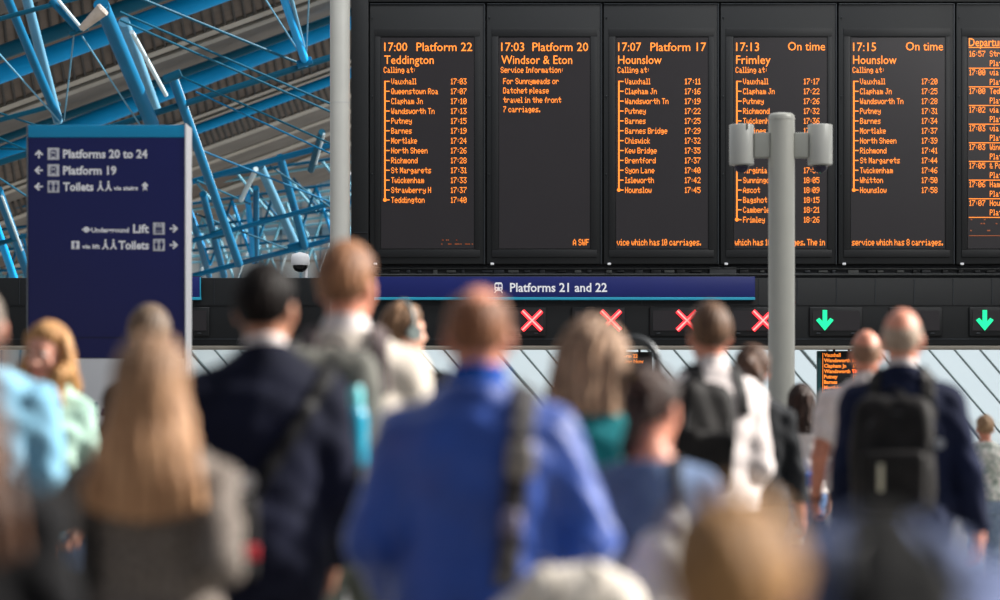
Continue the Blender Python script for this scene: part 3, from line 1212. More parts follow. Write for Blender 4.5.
lane_signal(158, 206, 0, None, 'unlit dark grey lane signal beside the navy totem')
lane_signal(497, 543, 532, 'x', 'lane signal with red cross, leftmost of the lit crosses, right of the blue jacket man')
lane_signal(575, 622, 611, 'x', 'lane signal with red cross below the words 21 and 22')
lane_signal(653, 698, 687, 'x', 'lane signal with red cross half hidden behind white shirt man')
lane_signal(734, 775, 763, 'x', 'lane signal with red cross cut off by the camera mast')
lane_signal(813, 860, 825, 'a', 'lane signal with green down arrow right of the camera mast')
lane_signal(893, 940, 904, None, 'unlit lane signal mostly hidden behind the bald man with black backpack')
lane_signal(973, 1020, 985, 'a', 'lane signal with green down arrow at the right edge')


def train_icon(mb, X, Z, u, y, mi=0, hole=1):
    mb.poly([(X - 4 * u, Z - 2.5 * u), (X - 4 * u, Z + 3 * u), (X - 2.8 * u, Z + 5 * u), (X + 2.8 * u, Z + 5 * u), (X + 4 * u, Z + 3 * u), (X + 4 * u, Z - 2.5 * u),
             (X + 2.6 * u, Z - 3.6 * u), (X - 2.6 * u, Z - 3.6 * u)], y, .004, mi)
    for a_, c_ in ((-3, -.35), (.35, 3)):
        mb.rect(X + a_ * u, X + c_ * u, Z + .2 * u, Z + 3 * u, y - .005, .003, hole)
    for a_ in (-2.2, 2.2):
        mb.poly([(X + (a_ + .8 * math.cos(t)) * u, Z + (-1.6 + .8 * math.sin(t)) * u) for t in [i * .785 for i in range(8)]], y - .005, .003, hole)
    for sg in (1, -1):
        mb.poly([(X + sg * 2.0 * u, Z - 3.6 * u), (X + sg * 3.2 * u, Z - 3.6 * u), (X + sg * 4.4 * u, Z - 5.6 * u), (X + sg * 3.4 * u, Z - 5.6 * u)], y, .004, mi)


def platform_sign(x0, x1, lab, text):
    rr = empty('platform_sign', ((bx(x0) + bx(x1)) / 2, BD + .06, bz(300)), 0, lab, 'sign')
    q = MB()
    q.box(bx(x0), bx(x1), BD - .02, BD + .08, bz(297), bz(276.5), .008)
    q.box(bx(x0), bx(x1), BD - .02, BD + .08, bz(276.6), bz(276), 0, 1)
    G(q, 'sign_board', [M_navy, M_seam], rr)
    q = MB()
    q.box(bx(x0), bx(x1), BD - .022, BD + .08, bz(300), bz(297.2), .004)
    if not text:
        q.box(bx(x1 - 1.2), bx(x1), BD - .022, BD + .08, bz(297.2), bz(277), .004)
    G(q, 'cyan_stripe', M_cyan, rr)
    if text:
        q = MB()
        put_text(q, text, bx(510), bx(607), bz(287.4), 8.8 * S, BD - .024, .018)
        G(q, 'lettering', M_letter, rr)
        q = MB()
        train_icon(q, bx(498.5), bz(287.4), S, BD - .024)
        G(q, 'train_symbol', [M_letter, M_navy], rr)


platform_sign(374, 755, 'long navy Platforms 21 and 22 sign with cyan stripe on the gantry', 'Platforms 21 and 22')
platform_sign(150, 201, 'end of a navy sign with cyan edge, just right of the totem', None)


def info_screen(x0, x1, y0, y1, lab, rows, seed):
    d = BD + .4
    k_ = d / F
    X = lambda p: (p - 500) * k_
    Z = lambda p: CH + (HY - p) * k_
    rr = empty('information_screen', ((X(x0) + X(x1)) / 2, d, Z(y1)), 0, lab, 'screen', 'information screens under the gantry')
    q = MB()
    q.box(X(x0), X(x1), d - .06, d + .06, Z(y1), Z(y0), .01)
    hx_ = (X(x0) + X(x1)) / 2
    G(q, 'casing', M_black2, rr)
    q = MB()
    q.tube((hx_ - .12, d, Z(y0)), (hx_ - .12, d, Z(349.4)), .02)
    q.tube((hx_ + .12, d, Z(y0)), (hx_ + .12, d, Z(349.4)), .02)
    G(q, 'hanger', M_dark, rr)
    if y1 - y0 > 30:
        q = MB()
        q.box(X(x0 - 4), X(x0 - .2), d - .07, d + .07, Z(y1), Z(y0), .01)
        G(q, 'edge_strip', mat('teal_edge', (22, 84, 86), .5), rr)
    q = MB()
    random.seed(seed)
    step = 5.4
    n_ = int((y1 - y0 - 4) / step)
    for i in range(n_):
        put_text(q, rows[i % len(rows)], X(x0 + 2.5), 3.6 * k_ / .7 * .95, Z(y0 + 4 + i * step), 3.6 * k_, d - .064, .03, 0, 'left')
        if y1 - y0 > 30:
            put_text(q, '17:%02d' % (11 + 4 * i), X(x1 - 9.5), X(x1 - 2), Z(y0 + 4 + i * step), 3.6 * k_, d - .064, .03)
    if y1 - y0 > 30:
        q.rect(X(x0 + 1), X(x0 + 1.6), Z(y1 - 3), Z(y0 + 2), d - .064, .003)
    G(q, 'display_text', M_amber, rr)


info_screen(821, 862, 351, 409, 'tall information screen with amber train list hanging left of the bald men',
            ['Vauxhall', 'Wandsworth Rd', 'Clapham Jn', 'Wandsworth Tn', 'Putney', 'Barnes', 'Mortlake', 'North Sheen', 'Richmond', 'Twickenham'], 3)
info_screen(612, 652, 352, 374, 'small information screen with two amber lines framed by the grey hoop', ['Platform 22', 'Boarding Now', ''], 4)

# ------------------------------------------------------------------ pale column beside the boards
CD_ = 39.2
k = CD_ / F
r = empty('column', ((340 - 500) * k, CD_, 0), 0, 'tall pale grey round column left of the departure boards', 'column')
q = MB()
q.lathe([(10 * k, 0), (10 * k, CH + (HY - 103.6) * k)], (0, 0, 0), 40)
q.lathe([(10 * k, CH + (HY - 102.6) * k), (10 * k, 9.5)], (0, 0, 0), 40)
q.build('shaft', M_grey, r)
q = MB()
q.lathe([(10.15 * k, CH + (HY - 103.6) * k), (10.15 * k, CH + (HY - 102.6) * k)], (0, 0, 0), 40)
q.build('joint_ring', mat('pale_joint', (205, 205, 200), .5), r)
q = MB()
q.lathe([(13 * k, 0), (13 * k, .12), (10.2 * k, .16)], (0, 0, 0), 40)
q.build('base_collar', M_grey, r)

# ------------------------------------------------------------------ camera mast in front of the boards
MD = 27.0
k = MD / F
mx_ = (781.5 - 500) * k
r = empty('camera_mast', (mx_, MD, 0), 0, 'pale grey tubular mast with two side arms in front of the boards', 'mast')
zt = CH + (HY - 113) * k
q = MB()
R_ = 13.2 * k
q.lathe([(R_, 0), (R_, zt - .055), (R_ * .97, zt - .025), (R_ * .82, zt - .008), (R_ * .5, zt)], (0, 0, 0), 40)
q.build('pole', mat('mast_paint', (200, 199, 188), .38, .1, .05, 2, .04, 30), r)
q = MB()
q.lathe([(R_ * 1.03, zt - .075), (R_ * 1.03, zt - .062)], (0, 0, 0), 40)
q.build('cap_seam', M_grey, r)
q = MB()
q.lathe([(R_ * 1.5, 0), (R_ * 1.5, .03), (R_ * 1.02, .05)], (0, 0, 0), 32)
q.build('base_plate', M_grey, r)
mast = r
for sg, cx in ((-1, 741.5), (1, 820.0)):
    q = MB()
    xa, xb = sorted(((cx - 781.5) * k - sg * 12.15 * k, sg * R_ * .9))
    q.box(xa, xb, -.07, .07, CH + (HY - 158) * k, CH + (HY - 133) * k, .012)
    q.build('side_arm', mat('arm_paint', (176, 177, 168), .45, .1, .05, 2), r)
    lab = 'pale cylindrical security camera with %s, %s side of the mast' % (('notched top rim', 'left') if sg < 0 else ('smooth top rim', 'right'))
    cr = empty('security_camera', ((cx - 500) * k, MD, CH + (HY - 165) * k), 0, lab, 'security camera', 'security cameras on the mast')
    q = MB()
    rr_ = 12.4 * k
    hgt = 40 * k
    q.lathe([(rr_ * .8, -.005), (rr_ * .97, 0), (rr_, .012), (rr_, hgt - .008), (rr_ * .97, hgt), (rr_ * .9, hgt + .003)], (0, 0, 0), 36)
    q.build('housing', mat('camera_housing', (208, 208, 200), .36, .1, .05, 2), cr)
    if sg < 0:
        q = MB()
        q.box(rr_ * .30, rr_ * .44, -rr_ * 1.01, -rr_ * .8, hgt - .06, hgt + .002, .005)
        q.build('slot', mat('slot_grey', (112, 116, 108), .6), cr)
    q = MB()
    q.lathe([(rr_ * .16, -.088)] + [(rr_ * .62 * math.cos(t), -.012 - .078 * math.sin(t)) for t in (1.2, .9, .6, .3, 0)], (0, 0, 0), 28)
    q.build('dome', mat('tinted_dome', (52, 48, 70), .08, .0, .1, 6), cr)

# small dome camera left of the column
k = BD / F
r = empty('dome_camera', (bx(299), BD + .25, bz(277)), 0, 'small white dome camera on the gantry left of the column', 'security camera')
q = MB()
q.tube((.09, 0, 0), (.09, 0, .36), .03)
q.build('bracket', M_white, r)
q = MB()
q.lathe([(.02, .41), (.13, .38), (.15, .32), (.15, .22), (.14, .20)][::-1], (0, 0, 0), 28)
q.build('housing', M_white, r)
q = MB()
q.lathe([(.03, .09), (.09, .115), (.12, .16), (.125, .20)], (0, 0, 0), 28)
q.build('dome', mat('black_dome', (22, 22, 24), .1), r)

# hoop-topped stand seen between the heads
d = 15.0
k = d / F
r = empty('hoop_stand', ((634 - 500) * k, d, 0), 0, 'dark grey hoop-topped stand seen between the heads, framing a small screen', 'stand')
q = MB()
pts = [(-24 * k, 0, .02)] + [(-24 * k * math.cos(t), 0, CH + (HY - 366) * k + 27 * k * math.sin(t)) for t in np.linspace(0, math.pi, 15)] + [(24 * k, 0, .02)]
q.path(pts, .026, 10)
q.build('hoop', mat('hoop_grey', (62, 65, 68), .4, .3), r)
for sg in (1, -1):
    q = MB()
    q.lathe([(.06, 0), (.06, .012), (.03, .02)], (sg * 24 * k, 0, 0), 20)
    q.build('foot', M_dark, r)

# ------------------------------------------------------------------ wayfinding totem
TD = 24.0
k = TD / F
r = empty('wayfinding_totem', ((106.5 - 500) * k, TD + .2, 0), 0, 'large navy totem sign listing platforms and toilets, on a white base', 'sign')
ox = r.location.x


def tX(p):
    return (p - 500) * k - ox


def tZ(p):
    return CH + (HY - p) * k


y0 = -.2
q = MB()
q.box(tX(28), tX(184.6), y0, .2, tZ(358), tZ(137.5), .006)
G(q, 'navy_panel', M_navy_t, r, (0, 0, 0))
q = MB()
q.box(tX(28), tX(184.6), y0 - .003, .2, tZ(137.4), tZ(125), .006)
G(q, 'cyan_header', mat('totem_cyan', (0, 170, 228), .4, 0, .04, 2), r, (0, 0, 0))
q = MB()
q.box(tX(28), tX(184.6), y0 - .004, y0 + .01, tZ(338), tZ(337.2))
G(q, 'panel_seam', mat('navy_seam', (14, 16, 56), .5), r, (0, 0, 0))
q = MB()
q.box(tX(184.8), tX(186.6), y0 - .01, .21, 0, tZ(123.5), .004)
G(q, 'right_frame', M_white, r, (0, 0, 0))
q = MB()
q.box(tX(26.6), tX(27.9), y0 - .01, .21, 0, tZ(124), .004)
G(q, 'left_frame', mat('frame_grey', (120, 124, 132), .4, .3), r, (0, 0, 0))
q = MB()
q.box(tX(28), tX(184.6), y0 + .004, .19, 0, tZ(358.4), .006)
G(q, 'white_base', M_white, r, (0, 0, 0))
for cx, cy, hh in ((85.5, 411, 9), (96, 409, 14), (103, 412, 7), (125, 410, 11), (140, 411, 9)):
    q = MB()
    q.rect(tX(cx - 1.6), tX(cx + 1.6), tZ(cy + hh / 2), tZ(cy - hh / 2), y0 + .003, .003)
    q.rect(tX(cx - 2.6), tX(cx + 2.6), tZ(cy + hh / 2), tZ(cy + hh / 2 - 3), y0 + .003, .003)
    G(q, 'purple_mark', mat('purple_print', (84, 62, 128), .6), r, (0, 0, 0))
yf = y0 - .002
def tt(s_, xa, xb, yc, cap, bold=.034):
    t = MB()
    put_text(t, s_, tX(xa), tX(xb), tZ(yc), cap * k, yf, bold)
    G(t, 'lettering', M_letter, r, (0, 0, 0))


tt('Platforms 20 to 24', 63, 147.5, 153.8, 8.2)
tt('Platform 19', 63, 116.5, 170.3, 8.2)
tt('Toilets', 63, 93.5, 186.6, 8.2)
tt('via stairs', 113.5, 138, 188, 4.0)
tt('Underground', 91.5, 129, 230, 4.6)
tt('Lift', 133, 149, 228.6, 8.2)
tt('via lift', 82, 100, 246.5, 4.0)
tt('Toilets', 118.5, 149, 245, 8.2)


def arrow(mb, cx, cy, ang, u=1.0):
    pts = [(-4.4, -.8), (0.6, -.8), (-1.6, -3.0), (-.3, -4.2), (4.2, 0), (-.3, 4.2), (-1.6, 3.0), (.6, .8), (-4.4, .8)]
    ca, sa = math.cos(ang), math.sin(ang)
    mb.poly([(tX(cx) + (x * ca - y * sa) * k * u, tZ(cy) + (x * sa + y * ca) * k * u) for x, y in pts], yf, .003)


for cx, cy, an in ((39, 154, math.pi / 2), (38.5, 170.3, math.pi), (38.5, 186.6, math.pi), (174, 228.6, 0), (174, 245, 0)):
    q = MB()
    arrow(q, cx, cy, an)
    G(q, 'arrow', M_letter, r, (0, 0, 0))


def figure(mb, cx, cy, h_, mi=0, yy=yf):
    u = h_ / 10 * k
    X, Z = tX(cx), tZ(cy)
    mb.poly([(X + 1.2 * u * math.cos(a * .785), Z + 4 * u + 1.2 * u * math.sin(a * .785)) for a in range(8)], yy, .003, mi)
    mb.poly([(X - 2 * u, Z + 2.4 * u), (X + 2 * u, Z + 2.4 * u), (X + 2 * u, Z - .6 * u), (X + 1.2 * u, Z - .8 * u), (X + 1.2 * u, Z - 5 * u), (X - 1.2 * u, Z - 5 * u),
             (X - 1.2 * u, Z - .8 * u), (X - 2 * u, Z - .6 * u)], yy, .003, mi)


M_pict = mat('icon_tile', (225, 226, 232), .5, emit=.08)  # slight glow added so the tiles look brighter
for cx, cy, kind in ((53.5, 153.8, 'd'), (53.5, 170.3, 'd'), (53.5, 186.6, 't'), (159, 228.6, 'l'), (159, 245, 't')):
    q = MB()
    q.rect(tX(cx - 5.8), tX(cx + 5.8), tZ(cy + 6), tZ(cy - 6), yf, .003)
    if kind == 'd':
        train_icon(q, tX(cx), tZ(cy), .72 * k, yf - .004, 1, 0)
    elif kind == 't':
        figure(q, cx - 2.6, cy, 8.4, 1, yf - .004)
        figure(q, cx + 2.6, cy, 8.4, 1, yf - .004)
    else:
        q.rect(tX(cx - 4), tX(cx + 4), tZ(cy + 4.4), tZ(cy + 3.6), yf - .004, .003, 1)
        for o_ in (-2.2, 0, 2.2):
            figure(q, cx + o_, cy + .6, 5.6, 1, yf - .004)
        q.poly([(tX(cx - 2.5), tZ(cy - 3.2)), (tX(cx - .7), tZ(cy - 3.2)), (tX(cx - 1.6), tZ(cy - 5))], yf - .004, .003, 1)
        q.poly([(tX(cx + .7), tZ(cy - 5)), (tX(cx + 2.5), tZ(cy - 5)), (tX(cx + 1.6), tZ(cy - 3.2))], yf - .004, .003, 1)
    G(q, 'symbol_tile', [M_pict, M_navy_t], r, (0, 0, 0))
for cx, cy in ((100.5, 186.6), (108.5, 186.6), (105.5, 245), (113.5, 245)):
    q = MB()
    u = k
    X, Z = tX(cx), tZ(cy)
    q.poly([(X + 1.2 * u * math.cos(a * .785), Z + 4.6 * u + 1.2 * u * math.sin(a * .785)) for a in range(8)], yf, .003)
    q.poly([(X - 1 * u, Z + 3 * u), (X + 1 * u, Z + 3 * u), (X + 1.4 * u, Z - .6 * u), (X + 3.6 * u, Z - 4 * u), (X + 2.2 * u, Z - 4.6 * u), (X, Z - 1.4 * u), (X - 2.4 * u, Z - 4.6 * u),
            (X - 3.6 * u, Z - 4.2 * u), (X - 1.2 * u, Z - .6 * u)], yf, .003)
    G(q, 'access_symbol', M_letter, r, (0, 0, 0))
q = MB()
q.poly([(tX(145), tZ(182)), (tX(148.6), tZ(185.5)), (tX(146.4), tZ(187)), (tX(147.4), tZ(191)), (tX(145), tZ(189)), (tX(142.6), tZ(191)), (tX(143.6), tZ(187)), (tX(141.4), tZ(185.5))], yf, .003)
G(q, 'stair_symbol', M_letter, r, (0, 0, 0))
q = MB()
q.rect(tX(71.5), tX(79.5), tZ(249), tZ(241), yf, .003)
figure(q, 75.5, 245, 6.5, 1, yf - .004)
G(q, 'lift_symbol', [M_letter, M_navy_t], r, (0, 0, 0))
q = MB()
ring = [(tX(86.5) + 3 * k * math.cos(a * .524), tZ(229.6) + 3 * k * math.sin(a * .524)) for a in range(12)]
q.poly(ring, yf, .003)
q.rect(tX(82), tX(91), tZ(230.3), tZ(228.9), yf - .001, .003)
G(q, 'underground_symbol', M_letter, r, (0, 0, 0))

# ------------------------------------------------------------------ the old roof behind, far left
M_b1 = mat('bright_blue_steel', (0, 160, 232), .5, 0, .12, 1.2)
M_b2 = mat('blue_steel', (0, 104, 148), .5, 0, .15, 1.5)
M_b3 = mat('dark_blue_steel', (0, 80, 106), .45, 0, .15, 1.5)
M_b4 = mat('grey_blue_steel', (92, 148, 178), .45, 0, .12, 1.5)
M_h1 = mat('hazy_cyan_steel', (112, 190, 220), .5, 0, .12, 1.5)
M_lit = mat('sunlit_blue_steel', (196, 220, 232), .4, 0, .08, 2)  # sunlight put into the colour; slimmest struts are lit edges on thicker ones
M_deck1 = mat('deck_brown', (98, 86, 78), .7, .1, .25, 1.5)
M_deck2 = mat('deck_pale', (176, 172, 164), .6, .1, .2, 1.0)
M_deck3 = mat('deck_grey', (112, 108, 104), .7, .1, .25, .8)
SL = .365


def dep(c):
    return float(np.interp(c, [-90, 75, 155, 202, 290, 400], [54, 66, 80, 92, 120, 150]))


def D(px, c, dd=0.0):
    dpt = dep(c) + dd
    return P(px, c - SL * px, dpt)


XA, XB = -30, 372
q = MB()
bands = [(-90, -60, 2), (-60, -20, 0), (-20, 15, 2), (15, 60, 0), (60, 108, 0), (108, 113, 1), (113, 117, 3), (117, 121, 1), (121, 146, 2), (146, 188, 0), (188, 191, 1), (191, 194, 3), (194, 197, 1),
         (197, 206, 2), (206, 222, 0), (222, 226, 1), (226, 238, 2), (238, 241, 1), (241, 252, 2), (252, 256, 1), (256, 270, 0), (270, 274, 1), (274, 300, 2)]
for c0, c1, mi in bands:
    for dd, sgn in ((0, 1),):
        off = {0: .25, 1: -.35, 2: 0, 3: .3}[mi]
        v = [D(XA, c0, off), D(XB, c0, off), D(XB, c1, off), D(XA, c1, off)]
        up_ = Vector((0, .2, .3))
        v2 = [x + up_ for x in v]
        q.add(v + v2, [(0, 1, 2, 3), (7, 6, 5, 4), (0, 3, 7, 4), (1, 5, 6, 2), (0, 4, 5, 1), (3, 2, 6, 7)], False, mi)
for c0, c1, sp in ((-60, -20, 12), (15, 60, 11), (76, 107, 10), (156, 187, 8), (206, 221, 6)):
    px_ = XA
    while px_ < XB:
        q.tube(D(px_, c0, .15), D(px_ + 5, c1, .15), 1.7 * dep(c0) / F, 6, mi=3)
        px_ += sp
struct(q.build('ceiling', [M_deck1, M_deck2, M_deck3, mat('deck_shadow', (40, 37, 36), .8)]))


def roof_tube(c, w_, m_, lab, a=XA, bb=XB, c2=None):
    c2 = c if c2 is None else c2
    q_ = MB()
    r_ = w_ / 2 * (dep(c) - 4) / F
    p0, p1 = D(a, c, -4), D(bb, c2, -4)
    q_.tube(p0, p1, r_, 20)
    o_ = q_.build('roof_purlin', m_)
    tag(o_, lab, 'roof beam', 'blue tubular purlins under the roof')


roof_tube(53, 15, M_b3, 'dark blue roof purlin just above the thick bright one, top left')
roof_tube(74, 19, M_b1, 'thick bright blue roof purlin crossing the top left, highest bright one')
roof_tube(140, 8, M_b3, 'thin dark blue roof purlin running along above the middle bright one')
roof_tube(156, 17, M_b1, 'bright blue roof purlin in the middle, left of the column', c2=148)
roof_tube(201, 10, M_b1, 'bright blue roof purlin lower down beside the column', 120)


def truss(name, lab, members, cat='roof truss'):
    rr = empty(name, P(*members[0][1][:2], members[0][1][2]), 0, lab, cat, 'blue trusses under the old roof')
    for pn, a_, b_, w_, m_ in members:
        q_ = MB()
        dm = (a_[2] + b_[2]) / 2
        q_.tube(P(*a_), P(*b_), w_ / 2 * dm / F, 14 if w_ > 3 else 8)
        o_ = q_.build(pn, m_, rr)
        o_.data.transform(Matrix.Translation(-rr.location))
    return rr


n_, f_ = 52, 60
near_truss = truss('roof_truss', 'blue roof truss with paired raking struts behind the totem top', [
    ('chord', (-30, 172, 56), (335, 56, 56), 6.5, M_b3), ('chord', (-30, 27, n_), (92, -6, n_), 5, M_b3),
    ('strut', (3, -12, n_), (58, 119, 56), 9, M_b2), ('strut', (24, -12, n_ + 1), (58, 121, 57), 10, M_b4),
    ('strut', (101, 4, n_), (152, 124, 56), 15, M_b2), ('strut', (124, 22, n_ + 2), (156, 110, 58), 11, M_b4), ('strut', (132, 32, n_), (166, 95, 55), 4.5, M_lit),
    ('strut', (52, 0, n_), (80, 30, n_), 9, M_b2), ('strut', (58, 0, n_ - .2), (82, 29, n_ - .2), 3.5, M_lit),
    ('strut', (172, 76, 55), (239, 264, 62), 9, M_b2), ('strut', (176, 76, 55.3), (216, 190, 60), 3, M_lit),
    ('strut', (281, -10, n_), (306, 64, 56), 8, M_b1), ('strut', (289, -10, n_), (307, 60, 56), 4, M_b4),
    ('tie_rod', (-6, 48, n_), (60, 122, 56), 1.8, M_b4), ('tie_rod', (74, 34, n_), (64, 121, 56), 1.6, M_b4), ('tie_rod', (82, 36, n_), (142, 128, 56), 1.8, M_b4),
    ('tie_rod', (262, -6, n_), (304, 60, 56), 1.8, M_b4), ('tie_rod', (309, -6, n_), (306, 60, 56), 1.5, M_b4),
    ('tie_rod', (125, -8, n_), (296, 62, 55), 3.0, M_b3), ('tie_rod', (120, 12, n_), (340, 108, 54), 2.4, M_b3), ('tie_rod', (120, 20, n_), (340, 116, 54), 2.4, M_b3),
    ('tie_rod', (180, 76, 55), (340, 148, 54), 2.0, M_b3), ('tie_rod', (196, 92, 56), (340, 158, 55), 1.8, M_b2),
    ('node_plate', (70, 34, n_), (88, 28, n_), 5, M_b3), ('node_plate', (164, 80, 55), (181, 73, 55), 9, M_b3), ('node_plate', (297, 65, 55.8), (312, 60, 55.8), 8, M_b2)])
truss('roof_truss', 'lower blue roof truss with steep struts between the totem and the column', [
    ('chord', (150, 193, 68), (345, 141, 68), 6, M_b2), ('chord', (150, 252, 70), (345, 200, 70), 5, M_b2), ('chord', (150, 287, 72), (345, 236, 72), 5.5, M_b2),
    ('strut', (280, 157, 68), (305, 247, 72), 8, M_b2), ('strut', (260, 166, 69), (297, 248, 73), 9, M_b4), ('strut', (247, 192, 70), (254, 262, 74), 6, M_b1),
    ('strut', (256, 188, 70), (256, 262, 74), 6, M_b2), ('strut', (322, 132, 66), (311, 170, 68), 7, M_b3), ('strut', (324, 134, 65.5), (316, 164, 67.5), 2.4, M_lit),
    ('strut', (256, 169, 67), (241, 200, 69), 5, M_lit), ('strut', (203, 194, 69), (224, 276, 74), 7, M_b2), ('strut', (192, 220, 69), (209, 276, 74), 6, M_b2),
    ('tie_rod', (196, 180, 67), (250, 204, 70), 2, M_b3), ('tie_rod', (270, 166, 68), (340, 214, 70), 2, M_b3), ('tie_rod', (196, 214, 70), (300, 254, 74), 2, M_b3),
    ('tie_rod', (200, 150, 66), (345, 208, 68), 2, M_b2), ('node_plate', (212, 236, 70.5), (232, 230, 70.5), 9, M_b3), ('node_plate', (288, 248, 72), (308, 242, 72), 7, M_b2)])
truss('roof_truss', 'blue roof truss legs left of the totem at the image edge', [
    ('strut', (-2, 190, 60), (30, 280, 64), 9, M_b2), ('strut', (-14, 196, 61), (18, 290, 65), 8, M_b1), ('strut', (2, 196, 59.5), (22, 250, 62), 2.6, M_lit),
    ('chord', (-30, 252, 62), (60, 226, 62), 5, M_b3), ('chord', (-30, 128, 60), (60, 104, 60), 5, M_b3), ('chord', (-30, 148, 61), (70, 150, 61), 2.4, M_b3),
    ('tie_rod', (-10, 110, 60), (50, 130, 60), 2, M_b3), ('tie_rod', (-10, 134, 60), (40, 156, 60), 1.8, M_b3), ('tie_rod', (-10, 172, 60), (40, 205, 62), 2, M_b3)])
random.seed(11)
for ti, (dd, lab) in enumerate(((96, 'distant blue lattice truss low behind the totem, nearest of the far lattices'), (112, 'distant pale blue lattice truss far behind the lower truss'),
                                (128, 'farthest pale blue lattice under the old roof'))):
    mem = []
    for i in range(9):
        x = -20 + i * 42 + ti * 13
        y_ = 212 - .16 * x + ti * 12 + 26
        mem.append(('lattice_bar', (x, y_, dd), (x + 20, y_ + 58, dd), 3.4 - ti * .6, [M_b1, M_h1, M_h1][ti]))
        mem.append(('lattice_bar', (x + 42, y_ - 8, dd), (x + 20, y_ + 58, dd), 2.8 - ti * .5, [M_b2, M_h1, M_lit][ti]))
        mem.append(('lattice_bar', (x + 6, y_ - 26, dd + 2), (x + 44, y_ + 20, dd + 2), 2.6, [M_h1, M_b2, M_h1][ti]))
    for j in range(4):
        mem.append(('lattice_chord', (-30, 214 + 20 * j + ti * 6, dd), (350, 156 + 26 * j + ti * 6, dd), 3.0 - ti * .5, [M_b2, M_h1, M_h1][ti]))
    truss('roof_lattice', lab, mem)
# pale far end of the train shed seen through the lattices
q = MB()
x0, x1 = P(-60, 0, 152).x, P(360, 0, 152).x
q.box(x0, x1, 152, 152.4, 0, P(0, 176, 152).z)
for i in range(22):
    xx = x0 + (x1 - x0) * i / 21
    q.box(xx, xx + .12, 151.8, 152, 0, P(0, 176, 152).z, 0, 1)
for i in range(8):
    zz = 5 + i * 1.6
    q.box(x0, x1, 151.8, 152, zz, zz + (.1 if i % 2 else .5), 0, 1 + i % 2)
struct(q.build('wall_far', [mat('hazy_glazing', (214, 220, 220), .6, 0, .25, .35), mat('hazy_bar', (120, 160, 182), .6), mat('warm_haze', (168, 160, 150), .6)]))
# floodlight heads on the near node
fl = P(82, 27, 51.5) - near_truss.location
q = MB()
q.tube(fl + Vector((-.02, 0, -.04)), fl + Vector((.42, -.05, .34)), .07, 16, .14)
fo = q.build('floodlight', mat('floodlight_beige', (176, 164, 152), .5), near_truss)
q = MB()
q.tube(fl + Vector((.42, -.05, .34)), fl + Vector((.46, -.055, .376)), .15, 20, .13)
q.build('lens', mat('floodlight_lens', (206, 196, 186), .2), fo)
for m_ in (M_b1, M_b2, M_b3, M_b4):
    m_.node_tree.nodes['Principled BSDF'].inputs['Specular IOR Level'].default_value = .2
# ------------------------------------------------------------------ the crowd
SK1 = skinmat('pale_skin', (226, 172, 148))
SK2 = skinmat('ruddy_skin', (214, 142, 116))
SK3 = skinmat('tan_skin', (190, 132, 104))
H_dark = hairmat('near_black_hair', (26, 19, 17), (11, 9, 8))
H_dark.node_tree.nodes['Principled BSDF'].inputs['Specular IOR Level'].default_value = .1
H_brown = hairmat('brown_hair', (98, 66, 46), (52, 34, 25))
H_lbrown = hairmat('light_brown_hair', (158, 122, 92), (92, 66, 48))
H_blond = hairmat('blonde_hair', (198, 152, 112), (138, 98, 68), (128, 98, 74))
H_gold = hairmat('golden_hair', (164, 122, 76), (100, 72, 46))
H_grey = hairmat('grey_hair', (150, 138, 126), (96, 86, 78))
H_ginger = hairmat('sandy_hair', (164, 116, 82), (92, 60, 42))
H_dkbrown = hairmat('dark_brown_hair', (62, 40, 32), (30, 20, 17))
C_blue = fabric('royal_blue_cloth', (10, 68, 162), (8, 54, 134), scale=5, rough=.5)
C_blue.node_tree.nodes['Principled BSDF'].inputs['Specular IOR Level'].default_value = .6
C_blue.node_tree.nodes['Principled BSDF'].inputs['Sheen Weight'].default_value = .55
C_blue.node_tree.nodes['Principled BSDF'].inputs['Sheen Roughness'].default_value = .35
C_bluecol = fabric('royal_blue_collar', (20, 76, 164), (14, 60, 138), scale=6)
C_navy = fabric('navy_suit_cloth', (24, 27, 46), (16, 19, 34), scale=5)
C_navy2 = fabric('navy_jacket_cloth', (28, 35, 62), (20, 26, 48), scale=5)
C_white = fabric('white_shirt_cotton', (232, 224, 222), (216, 206, 204), scale=6)
C_cream = fabric('cream_cotton', (226, 216, 204), (204, 194, 182), scale=6)
C_tweed = fabric('grey_tweed', (140, 130, 122), (58, 53, 50), scale=95, bump=.6)
C_teal = fabric('teal_knit', (40, 140, 146), (28, 112, 120), scale=8)
C_denim = fabric('dusty_blue_denim', (104, 122, 152), (84, 100, 130), scale=9)
C_sky = fabric('sky_blue_shirt', (142, 190, 214), (118, 168, 196), scale=6)
C_mint = fabric('mint_top_cloth', (180, 210, 196), (156, 190, 176), scale=6)
C_black = fabric('black_cloth', (30, 30, 32), (20, 20, 22), scale=6)
C_bljkt = fabric('black_jacket_cloth', (46, 48, 52), (30, 32, 35), scale=6)
C_peri = fabric('periwinkle_jacket_cloth', (104, 114, 146), (90, 100, 132), scale=5)
C_floral = fabric('pale_floral_cloth', (236, 232, 226), (150, 166, 152), scale=26)
C_greyt = fabric('grey_trouser_cloth', (82, 86, 92), (66, 70, 76))
C_jean = fabric('blue_jeans', (96, 122, 160), (72, 96, 134), scale=20)
C_paljean = fabric('pale_jeans', (164, 182, 204), (136, 156, 184), scale=20)
C_stone = fabric('stone_chino', (136, 142, 132), (112, 118, 110))
B_black = fabric('black_bag_nylon', (36, 34, 34), (22, 21, 21), rough=.6, bump=.2)
B_grey = fabric('grey_bag_canvas', (112, 112, 106), (84, 84, 80), rough=.8)
B_strap = fabric('black_webbing', (28, 28, 30), (18, 18, 20), rough=.6, bump=.2)
B_dkstrap = fabric('charcoal_webbing', (62, 60, 62), (44, 42, 46), rough=.6, bump=.2)
